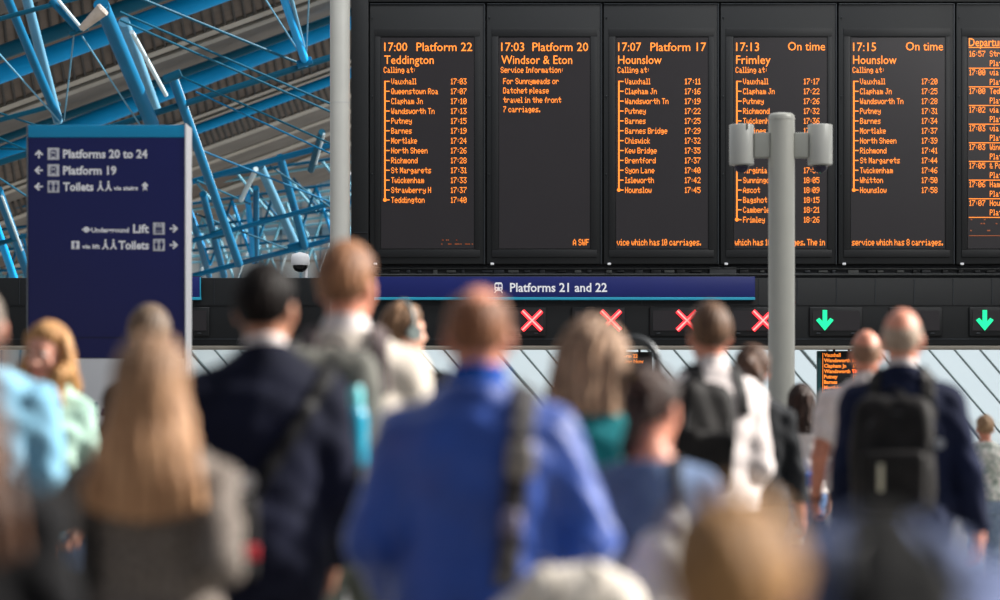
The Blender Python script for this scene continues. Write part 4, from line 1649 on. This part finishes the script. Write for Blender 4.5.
B_cream = fabric('cream_bag_canvas', (222, 214, 202), (190, 182, 172), rough=.8, scale=9)
M_metal = mat('buckle_metal', (196, 190, 176), .3, .7, .1, 8)

JK = dict(off=.021, sleeve=.99, hem=.80, wr=.0036, flare=.010, neckz=1.50, loose=.006)
SH = dict(off=.013, sleeve=.97, hem=.92, wr=.0042, flare=.008, neckz=1.49, loose=.010)
TS = dict(off=.013, sleeve=-.32, hem=.92, wr=.005, neckz=1.49, loose=.014)
TR = dict(off=.014, waist=1.02)


def suit_collar(cm):
    return [('shirt_collar', C_white, dict(r=.063, z0=1.46, z1=1.535, th=.006)), ('jacket_collar', cm, dict(r=.073, z0=1.44, z1=1.508, th=.009))]


# 1 the man in the bright blue jacket
pz1 = Person('m', g=1.08, sw=.185, pitch=.10, ua_r=(.40, -.06, -1), fa_r=(-.30, .9, -.5), ua_l=(.33, -.06, -1), fa_l=(-.25, .8, -.7))
JB = dict(JK, off=.025, loose=.012)
blue_man = person('person', 478, 6.05, 284, 'person in bright royal blue jacket seen from behind, largest figure in the centre', pz1, SK2,
                  ('thin', hairmat('cropped_auburn_hair', (146, 96, 66), (88, 56, 38)), .009), ('jacket', C_blue, dict(JB, seed=1.)), ('trousers', C_greyt, TR), rz=-.06,
                  collar=[('collar', C_bluecol, dict(r=.070, z0=1.44, z1=1.545, th=.010, tilt=.12))], facevox=.005)
gar1 = lambda p: pz1.top(p, **dict(JB, seed=1.))
r = follow('shoulder_bag', blue_man, 'cream canvas bag on a charcoal strap behind the blue jacket man', 'bag')
sdf_part('shoulder_strap', lambda p: np.maximum(band(gar1, p, p[:, 0] - (.118 - .10 * np.clip(1.40 - p[:, 2], -.2, 1)), .030, .016, .004), np.where(p[:, 1] < -.02, 1.0 - p[:, 2], 1.30 - p[:, 2])),
         (-.1, -.35, .95), (.35, .3, 1.6), .007, B_dkstrap, r)
q = MB()
q.box(.085, .152, -.225, -.170, 1.27, 1.36, .016)
q.box(.080, .156, -.220, -.175, 1.295, 1.305, .004)
q.build('buckle', mat('grey_buckle', (134, 128, 122), .35, .5, .1, 10), r)
q = MB()
q.box(.068, .120, -.210, -.160, 1.13, 1.19, .014)
q.build('slider', mat('lilac_buckle', (112, 106, 128), .4, .3, .1, 10), r)


def bagf(p):
    d = ell(p, (.26, -.30, .93), (.17, .10, .145))
    d = smin(d, ell(p, (.10, -.28, .90), (.075, .085, .10)), .02)
    d = smin(d, ell(p, (.17, -.29, .78), (.20, .10, .12)), .05)
    d = d + .006 * np.sin(30 * p[:, 0] + 12 * p[:, 2]) + .004 * np.sin(46 * p[:, 0] - 20 * p[:, 2])
    return np.maximum(d, -(gar1(p) - .004))


sdf_part('bag_body', bagf, (-.08, -.50, .6), (.50, -.10, 1.15), .009, B_cream, r)
q = MB()
for x0_ in (.20, .31):
    q.path([(x0_ + .02 * math.sin(t * 3), -.30 - .098 * math.cos(t), .93 + .148 * math.sin(t)) for t in np.linspace(-.4, 1.5, 12)], .004, 6)
q.build('seam', mat('bag_seam', (150, 142, 132), .7), r)

# 2 the man in the navy suit
pz2 = Person('m', g=.94, sw=.176, yaw=-.45, ua_r=(.14, -.12, -1), fa_r=(.00, .55, -.8), ua_l=(.2, -.05, -1), fa_l=(0, .5, -.8))
navy_man = person('person', 264, 7.35, 263, 'person with short dark hair in dark navy suit and white collar, beside the blonde', pz2, SK3, ('short', H_dark, .014),
                  ('jacket', C_navy, dict(JK, seed=2.)), ('trousers', C_navy, TR), rz=.25, collar=suit_collar(C_navy), facevox=.005,
                  undershirt=('shirt_cuff', C_white, dict(off=.010, sleeve=1.06, hem=.95, wr=.001, flare=.004)))
gar2 = lambda p: pz2.top(p, **dict(JK, seed=2.))
r = follow('crossbody_bag', navy_man, 'black crossbody bag with pale buckle on the navy suit man, beside long blonde hair', 'bag')
nn = np.array([.83, 0, .56])
sdf_part('strap', lambda p: np.maximum(band(gar2, p, p @ np.array([.83, 0, -.56]) + .66, .020, .016), 1.0 - p[:, 2]), (-.35, -.35, .95), (.35, .3, 1.6), .007, B_strap, r)
sdf_part('bag_body', lambda p: np.maximum(rbox(p, (-.18, -.20, .98), (.13, .05, .12), .03), -(gar2(p) - .003)), (-.4, -.35, .8), (.05, -.05, 1.2), .009, B_black, r)
q = MB()
q.tube((-.085, -.215, 1.135), (-.085, -.20, 1.135), .030, 20)
q.tube((-.095, -.215, 1.065), (-.095, -.20, 1.065), .024, 20)
q.build('buckle', M_metal, r)
q = MB()
q.box(-.10, -.055, -.265, -.245, .92, .965, .006)
q.build('red_tag', mat('red_tag_plastic', (176, 32, 44), .5), r)

# 3 the woman with long blonde hair
pz3 = Person('f', g=1.08, ua_r=(.16, -.75, -.7), fa_r=(-.30, 1, -.1), ua_l=(.62, -.4, -.7), fa_l=(-.1, 1, -.15))
blonde = person('person', 152, 5.7, 337, 'person with very long straight blonde hair in speckled grey top', pz3, SK1, ('long', H_blond),
                ('speckled_top', C_tweed, dict(SH, off=.022, hem=.88, loose=.012)), ('skirt', C_black, dict(TR, length=.50, skirt=.50)), rz=.0, facevox=.006, hairvox=.0055)
pz4 = Person('f', g=.9, sw=.145)
person('person', 150, 10.9, 307, 'person with short greyish brown hair peeking above the long blonde hair', pz4, SK1, ('short', hairmat('ash_brown_hair', (122, 102, 84), (76, 62, 52)), .020), ('top', C_black, dict(SH)),
       ('trousers', C_black, TR), voxel=.012, facevox=.0065)
gar3 = lambda p: pz3.top(p, **dict(SH, off=.022, hem=.88, loose=.012))
r = follow('handbag', blonde, 'dark charcoal handbag under the left arm of the long haired blonde', 'bag')
sdf_part('bag_body', lambda p: np.maximum(rbox(p, (-.26, -.10, 1.02), (.075, .15, .15), .03) + .003 * np.sin(40 * p[:, 2]), -(gar3(p) - .004)), (-.42, -.35, .8), (-.10, .15, 1.25), .009,
         mat('charcoal_leather', (44, 46, 52), .45, 0, .2, 10, .1, 60), r)
sdf_part('strap', lambda p: np.maximum(band(gar3, p, p[:, 0] + .135, .014, .013), np.where(p[:, 1] < .05, 1.12 - p[:, 2], 1.25 - p[:, 2])), (-.35, -.35, 1.05), (.1, .3, 1.6), .007, B_strap, r)

# 5 the woman on the phone, facing the camera
pz5 = Person('f', g=.9, sw=.145, yaw=-.25, pitch=.12, roll=-.05, ua_r=(.45, .35, -.9), fa_r=(-.28, .12, 1.0), ua_l=(.16, -.02, -1), fa_l=(-.1, .5, -.8), curl=.9)
phone_w = person('person', 49, 10.5, 323, 'person facing the camera with long wavy fair hair and a phone at the ear', pz5, skinmat('rosy_skin', (222, 158, 136)),
                 ('longfront', hairmat('honey_hair', (206, 160, 108), (150, 104, 62))), ('blouse', C_mint, dict(SH, seed=3.)), ('trousers', C_jean, TR), rz=math.pi - .1, facevox=.0045)
S_, E_, W_, f5, n5, t5 = pz5.arms[1]
for sd in (1, -1):
    q = MB()
    c_ = pz5.hd_inv((.031 * sd, .086, 1.632))
    q.lathe([(.0125 * math.cos(t), .0105 * math.sin(t)) for t in np.linspace(-1.5, 1.5, 9)], tuple(c_), 14)
    fr = pz5.hd_inv((.031 * sd, .0975, 1.632))
    q.tube(fr, fr + (pz5.hd_inv((.031 * sd, .1, 1.632)) - fr), .0055, 12, mi=1)
    q.build('eye', [mat('eye_white', (232, 228, 224), .2), mat('dark_iris', (52, 40, 34), .2)], phone_w)
    q = MB()
    a_, b_ = pz5.hd_inv((.018 * sd, .099, 1.657)), pz5.hd_inv((.046 * sd, .090, 1.657))
    q.tube(a_, b_, .0045, 8, .003)
    q.build('eyebrow', H_brown, phone_w)
q = MB()
q.tube(pz5.hd_inv((-.020, .100, 1.561)), pz5.hd_inv((.020, .100, 1.561)), .0065, 10)
q.build('lips', mat('rose_lips', (190, 96, 92), .4), phone_w)
r = follow('mobile_phone', phone_w, 'dark mobile phone held at the ear of the fair haired person facing us', 'phone')
q = MB()
c_ = pz5.up_inv(W_ + f5 * .085 + n5 * .035)
q.box(-.005, .005, -.036, .036, -.072, .072, .004)
o = q.build('casing', mat('phone_black', (24, 24, 28), .25), r)
o.location = c_
o.rotation_euler = (-.1, .15, .1)

# 6 the man at the left edge in a light blue shirt
pz6 = Person('m', g=1.04, yaw=.2)
person('person', -20, 8.3, 287, 'person with short grey hair and light blue shirt, cut off by the left edge', pz6, SK2, ('crop', H_grey), ('shirt', C_sky, dict(SH, off=.02)), ('trousers', C_greyt, TR),
       collar=[('shirt_collar', C_sky, dict(r=.064, z0=1.44, z1=1.52, th=.007))], voxel=.011, facevox=.0065)

# 7 the near person at the left edge
pz7 = Person('f', yaw=.1)
person('person', -52, 4.0, 312, 'blurred near person with long brown hair and black top at the lower left edge', pz7, SK3, ('long', H_brown), ('top', C_black, dict(SH, off=.02)), ('trousers', C_black, TR),
       voxel=.011, facevox=.0065)

# 8 the tall man with grey rucksack
pz8 = Person('m', g=1.0, sw=.178, yaw=-.3, ua_r=(.24, -.02, -1), fa_r=(-.05, .7, -.7))
grey_man = person('person', 346, 8.15, 243, 'tall person with sandy brown hair in cream shirt wearing a grey rucksack', pz8, SK2, ('short', H_ginger, .016), ('shirt', C_cream, dict(SH, off=.020, seed=4.)),
                  ('trousers', C_stone, TR), rz=.0, collar=[('shirt_collar', C_white, dict(r=.066, z0=1.44, z1=1.525, th=.008))], facevox=.005)
gar8 = lambda p: pz8.top(p, **dict(SH, off=.020, seed=4.))
b8 = backpack(grey_man, pz8, gar8, 'grey canvas rucksack with turquoise bottle, on the tall person in cream shirt', B_grey, fabric('taupe_webbing', (96, 86, 86), (72, 64, 66)), size=(.155, .10, .235), zc=1.20, xc=-.035)
r = follow('water_bottle', grey_man, 'turquoise drinks bottle in the side pocket of the grey rucksack', 'bottle')
q = MB()
q.lathe([(.030, 0), (.034, .01), (.034, .13), (.030, .155), (.018, .17)], (.050, -.365, 1.10), 20)
q.build('bottle_body', mat('turquoise_plastic', (20, 156, 190), .3, 0, .1, 5), r)
q = MB()
q.lathe([(.021, .165), (.022, .21), (.015, .225)], (.050, -.365, 1.10), 20)
q.build('cap', mat('pale_turquoise', (120, 214, 222), .3, 0, .1, 5), r)

# 9 the far person with headphones
pz9 = Person('m', yaw=-.7)
far9 = person('person', 402, 12.3, 304, 'person with headphones and tousled fair brown hair, between cream shirt and blue jacket', pz9, SK1, ('tousled', H_lbrown, .016), ('jacket', C_black, dict(JK)), ('trousers', C_greyt, TR),
              rz=-.3, collar=[('shirt_collar', C_white, dict(r=.068, z0=1.43, z1=1.53, th=.010))], voxel=.012, facevox=.0065)
r = follow('headphones', far9, 'grey headphones on the tousled head beyond the cream shirt', 'headphones')
q = MB()
q.path([pz9.hd_inv((.098 * math.cos(t), .0, 1.645 + .125 * math.sin(t))) for t in np.linspace(0, math.pi, 14)], .009, 8)
q.build('headband', mat('headphone_grey', (150, 160, 158), .4), r)
for sd in (1, -1):
    q = MB()
    q.tube(pz9.hd_inv((.082 * sd, 0, 1.62)), pz9.hd_inv((.112 * sd, 0, 1.62)), .036, 18)
    q.build('ear_cup', mat('headphone_cup', (120, 132, 130), .4), r)

# 10 the woman in teal
pz10 = Person('f', g=1.04, yaw=.1, roll=.08)
person('person', 589, 7.5, 321, 'person with shoulder length light brown hair and teal top, right of the blue jacket', pz10, SK1, ('bob', hairmat('streaked_hair', (196, 160, 132), (78, 58, 44))), ('knit_top', C_teal, dict(SH, off=.02)),
       ('trousers', C_black, TR), facevox=.0065)

# 11 the young woman with a bun
pz11 = Person('f', yaw=-.45, roll=-.05, pitch=.12, ua_r=(.22, -.04, -1))
bun = person('person', 650, 6.6, 366, 'person with dark hair pinned up in a bun, dusty blue top and black strap', pz11, SK2, ('bun', H_dkbrown), ('top', C_denim, dict(SH, off=.016, neckz=1.455, seed=5.)), ('trousers', C_black, TR), facevox=.0055)
r = follow('hair_clip', bun, 'pale gold round clip in the dark bun', 'hair clip')
q = MB()
c_ = pz11.hd_inv((0, -.155, 1.700))
for t in np.linspace(0, 2 * math.pi, 13)[:-1]:
    q.tube(c_ + np.array([.018 * math.cos(t), 0, .018 * math.sin(t)]), c_ + np.array([.018 * math.cos(t + .53), 0, .018 * math.sin(t + .53)]), .005, 8)
q.build('ring', mat('clip_gold', (150, 124, 84), .4, .3), r)
gar11 = lambda p: pz11.top(p, **dict(SH, off=.016, neckz=1.455, seed=5.))
r = follow('tote_bag', bun, 'white tote bag on a black strap, behind the person with the bun', 'bag')
sdf_part('strap', lambda p: np.maximum(band(gar11, p, p[:, 0] - .075, .016, .013), np.where(p[:, 1] < .02, 1.12 - p[:, 2], 1.2 - p[:, 2])), (-.1, -.3, 1.05), (.3, .3, 1.6), .007, B_strap, r)


def tote(p):
    p = p + np.array([.02, 0, -.03])
    d = smin(ell(p, (.035, -.24, 1.13), (.085, .07, .10)), ell(p, (.075, -.24, 1.235), (.035, .04, .06)), .04)
    d = smin(d, ell(p, (.0, -.24, 1.02), (.12, .07, .12)), .04)
    return np.maximum(d + .004 * np.sin(40 * p[:, 0] + 30 * p[:, 2]), -(gar11(p) - .003))


sdf_part('bag_body', tote, (-.2, -.36, .85), (.25, -.08, 1.35), .008, mat('white_tote', (214, 210, 206), .8, 0, .15, 12, .3, 50), r)

# 12 the man in white shirt with black rucksack on one shoulder
pz12 = Person('m', g=1.03, sw=.172, yaw=-.15, ua_r=(.08, -.20, -1), fa_r=(-.40, .5, -.75), ua_l=(.2, .1, -1), fa_l=(0, .6, -.6))
white_man = person('person', 709, 10.4, 303, 'person with short brown hair in white shirt, black rucksack on left shoulder, near the mast', pz12, SK2, ('short', hairmat('mid_brown_hair', (116, 86, 64), (66, 46, 34)), .014), ('shirt', C_white, dict(SH, off=.017, seed=6., wr=.0028)),
                   ('trousers', C_greyt, TR), rz=.32, collar=[('shirt_collar', C_white, dict(r=.065, z0=1.44, z1=1.525, th=.007))], voxel=.0091, facevox=.0055)
gar12 = lambda p: pz12.top(p, **dict(SH, off=.017, seed=6., wr=.0028))
backpack(white_man, pz12, gar12, 'black rucksack slung on the left shoulder of the white shirt man', B_black, B_strap, size=(.13, .085, .215), zc=1.22, xc=-.13, sx=.09, straps=(1, -1), tilt=.12)
r = follow('shopping_bag', white_man, 'blue and green shopping bag hanging from the hand of the white shirt man', 'bag')
S_, E_, W_, f_, n_, t_ = pz12.arms[1]
hp = W_ + f_ * .10


def shop(p):
    d = rbox(p, (hp[0] + .02, hp[1] - .02, hp[2] - .27), (.075, .11, .17), .02)
    return d + .004 * np.sin(38 * p[:, 1] + 20 * p[:, 2])


m_ = mat('blue_green_print', (30, 96, 176), .5, 0, .1, 7, rgb2=(70, 128, 84))
sdf_part('bag_body', shop, hp + (-.2, -.25, -.5), hp + (.25, .2, -.02), .009, m_, r)
q = MB()
for dx in (-.03, .06):
    q.path([(hp[0] + dx, hp[1] - .08, hp[2] - .11), (hp[0], hp[1] - .02, hp[2] + .0), (hp[0] + dx, hp[1] + .05, hp[2] - .11)], .006, 6)
q.build('handle', mat('bag_handle_blue', (36, 70, 130), .6), r)

# 13 the woman in a black jacket
pz13 = Person('f', g=1.05, yaw=-.2, ua_r=(.22, -.02, -1), fa_r=(.16, .28, -1), ua_l=(.2, 0, -1), curl=.9)
black_w = person('person', 752, 12.4, 346, 'person with curly brown ponytail in black jacket holding a bottle, left of the mast', pz13, SK2, ('pony', H_brown), ('jacket', C_bljkt, dict(JK, off=.022, hem=.94, loose=.006)),
                 ('trousers', C_black, TR), rz=.0, collar=[('jacket_collar', C_bljkt, dict(r=.07, z0=1.43, z1=1.53, th=.011))], voxel=.009, facevox=.0065)
S_, E_, W_, f_, n_, t_ = pz13.arms[1]
hp = W_ + f_ * .10 + n_ * .032
r = follow('drink_bottle', black_w, 'small bottle with dark cap and blue label in the hand of the black jacket person', 'bottle')
q = MB()
q.lathe([(.026, -.16), (.030, -.15), (.030, .02), (.014, .06)], tuple(hp), 18)
q.build('bottle_body', mat('clear_bottle', (206, 212, 214), .15), r)
q = MB()
q.lathe([(.0308, -.11), (.0308, -.03)], tuple(hp), 18)
q.build('paper_label', mat('blue_label', (60, 84, 160), .5), r)
q = MB()
q.lathe([(.016, .055), (.016, .08)], tuple(hp), 16)
q.build('cap', mat('dark_red_cap', (110, 44, 50), .5), r)

# 14 the woman with dense brown hair and white top
pz14 = Person('f', g=1.0)
far14 = person('person', 801, 16.5, 385, 'far person with dense straight dark brown hair and white top, right of the mast', pz14, SK1, ('mane', H_dkbrown), ('top', C_white, dict(SH, off=.018)), ('trousers', C_jean, TR), voxel=.012,
               facevox=.007)
r = follow('waist_pouch', far14, 'small bright blue pouch on the far person in white top', 'bag')
sdf_part('pouch', lambda p: np.maximum(rbox(p, (.06, -.17, 1.03), (.07, .035, .05), .02), -(pz14.top(p, **dict(SH, off=.018)) - .002)), (-.1, -.3, .9), (.2, -.05, 1.15), .008, mat('bright_blue_nylon', (40, 96, 190), .5), r)

# 15 the bald man in a short sleeved shirt
pz15 = Person('m', g=1.0, yaw=-.1, ua_r=(.2, 0, -1), ua_l=(.20, -.10, -1), fa_l=(.02, .35, -.8), curl=1.0)
bald2 = person('person', 866, 13.0, 329, 'bald person in white short sleeved shirt carrying a dark coat, partly behind the navy jacket', pz15, SK2, ('fringe', hairmat('faded_brown_stubble', (150, 118, 96), (120, 88, 70))), ('shirt', C_white, dict(TS, off=.02)),
               ('trousers', C_greyt, TR), collar=[('shirt_collar', C_white, dict(r=.065, z0=1.44, z1=1.52, th=.007))], voxel=.010, facevox=.006)
S_, E_, W_, f_, n_, t_ = pz15.arms[-1]
r = follow('wristband', bald2, 'thin brown band on the bare wrist of the bald person carrying a coat', 'bracelet')
q = MB()
u_, v_ = n_, t_
for a_ in np.linspace(0, 2 * math.pi, 17)[:-1]:
    g_ = lambda t: W_ - f_ * .015 + (u_ * math.cos(t) + v_ * math.sin(t)) * .033
    q.tube(g_(a_), g_(a_ + .3927), .007, 8)
q.build('band', mat('brown_band', (92, 50, 40), .5), r)
hp = W_ + f_ * .10 + n_ * .02
r = follow('coat', bald2, 'dark coat hanging from the hand of the bald person in short sleeves', 'coat')


def coatf(p):
    z = p[:, 2] - hp[2]
    a = np.interp(z, [-.50, -.40, -.15, .0], [.09, .12, .085, .030])
    bq = np.interp(z, [-.50, -.40, -.15, .0], [.05, .06, .05, .030])
    x = p[:, 0] - hp[0] + .10 * np.clip(-z, 0, 1) * .3
    y = p[:, 1] - hp[1]
    qq = np.sqrt((x / a) ** 2 + (y / bq) ** 2)
    th = np.arctan2(y / bq, x / a)
    d = (qq - 1) * bq - .008 * np.sin(6 * th + 7 * z)
    return np.maximum(np.maximum(d, z - .02), -.48 - z)


sdf_part('draped_cloth', coatf, hp + (-.25, -.2, -.55), hp + (.25, .2, .1), .009, C_black, r)

# 16 the bald man in navy with the black backpack
pz16 = Person('m', g=1.05, sw=.178, yaw=-.08, ua_r=(.30, -.05, -1), fa_r=(.16, .20, -1), ua_l=(.16, -.05, -1), fa_l=(.06, .25, -1), curl=.8)
bald1 = person('person', 902, 10.1, 307, 'bald person in navy jacket wearing a black backpack, right of the mast', pz16, SK2, ('fringe', hairmat('grey_stubble', (176, 158, 142), (146, 124, 106))), ('jacket', C_navy2, dict(JK, seed=7.)),
               ('trousers', fabric('dark_navy_trouser', (30, 34, 50), (22, 26, 40)), TR), rz=-.18, collar=suit_collar(C_navy2), voxel=.009, facevox=.005)
gar16 = lambda p: pz16.top(p, **dict(JK, seed=7.))
bp = backpack(bald1, pz16, gar16, 'black backpack with a pale tag, worn by the bald person in navy', B_black, B_strap, size=(.165, .095, .235), zc=1.165, xc=-.03, strap_m=B_black)
q = MB()
q.box(-.085, -.062, -.375, -.362, 1.03, 1.14, .005)
q.build('pale_tag', mat('tag_cream', (206, 200, 176), .5), bp)
q = MB()
q.tube((.150, -.285, 1.215), (.150, -.265, 1.215), .020, 18)
q.build('badge', mat('badge_grey', (164, 168, 176), .4), bp)

# 17 the far person in floral at the right edge
pz17 = Person('f', g=1.12)
person('person', 985, 18.0, 415, 'short far person with cropped fair hair in pale floral top at the right edge', pz17, SK2, ('tousled', hairmat('fair_cropped_hair', (178, 146, 112), (128, 96, 70))), ('floral_top', C_floral, dict(SH, off=.022)), ('trousers', C_paljean, TR),
       voxel=.012, facevox=.007)

# 18 the near small person with golden hair
pz18 = Person('f', g=.95)
person('person', 730, 2.55, 500, 'small near person with golden hair, very blurred at the bottom edge', pz18, SK2, ('tousled', H_gold, .022), ('top', fabric('brown_top', (104, 72, 62), (78, 54, 46)), dict(SH, off=.02)), ('trousers', C_black, TR), voxel=.012, facevox=.007,
       hairvox=.006)

# 19 the near person bending forward in periwinkle
pz19 = Person('m', g=1.05, lean=.9, pitch=1.25, ua_r=(.12, .9, -.6), fa_r=(-.3, .9, -.3), ua_l=(.12, .9, -.6), fa_l=(-.3, .9, -.3))
bend = person('person', 915, 3.0, 480, 'near person bending forward in periwinkle jacket, very blurred at the bottom right corner', pz19, SK3, ('short', H_dark, .016), ('jacket', C_peri, dict(JK, neckz=1.52)), ('trousers', C_jean, TR), voxel=.012, facevox=.007,
              height=1.60)
gar19 = lambda p: pz19.top(p, **dict(JK, neckz=1.52))
backpack(bend, pz19, gar19, 'black rucksack on the back of the near person bending forward, bottom right', fabric('jet_nylon', (9, 9, 10), (6, 6, 7), rough=.8, bump=.2), B_strap, size=(.09, .055, .24), zc=1.17, narrow=.62, xc=-.015, strap_m=fabric('slate_webbing', (88, 97, 126), (76, 85, 112)),
         trim=mat('jet_zip', (22, 22, 24), .5))
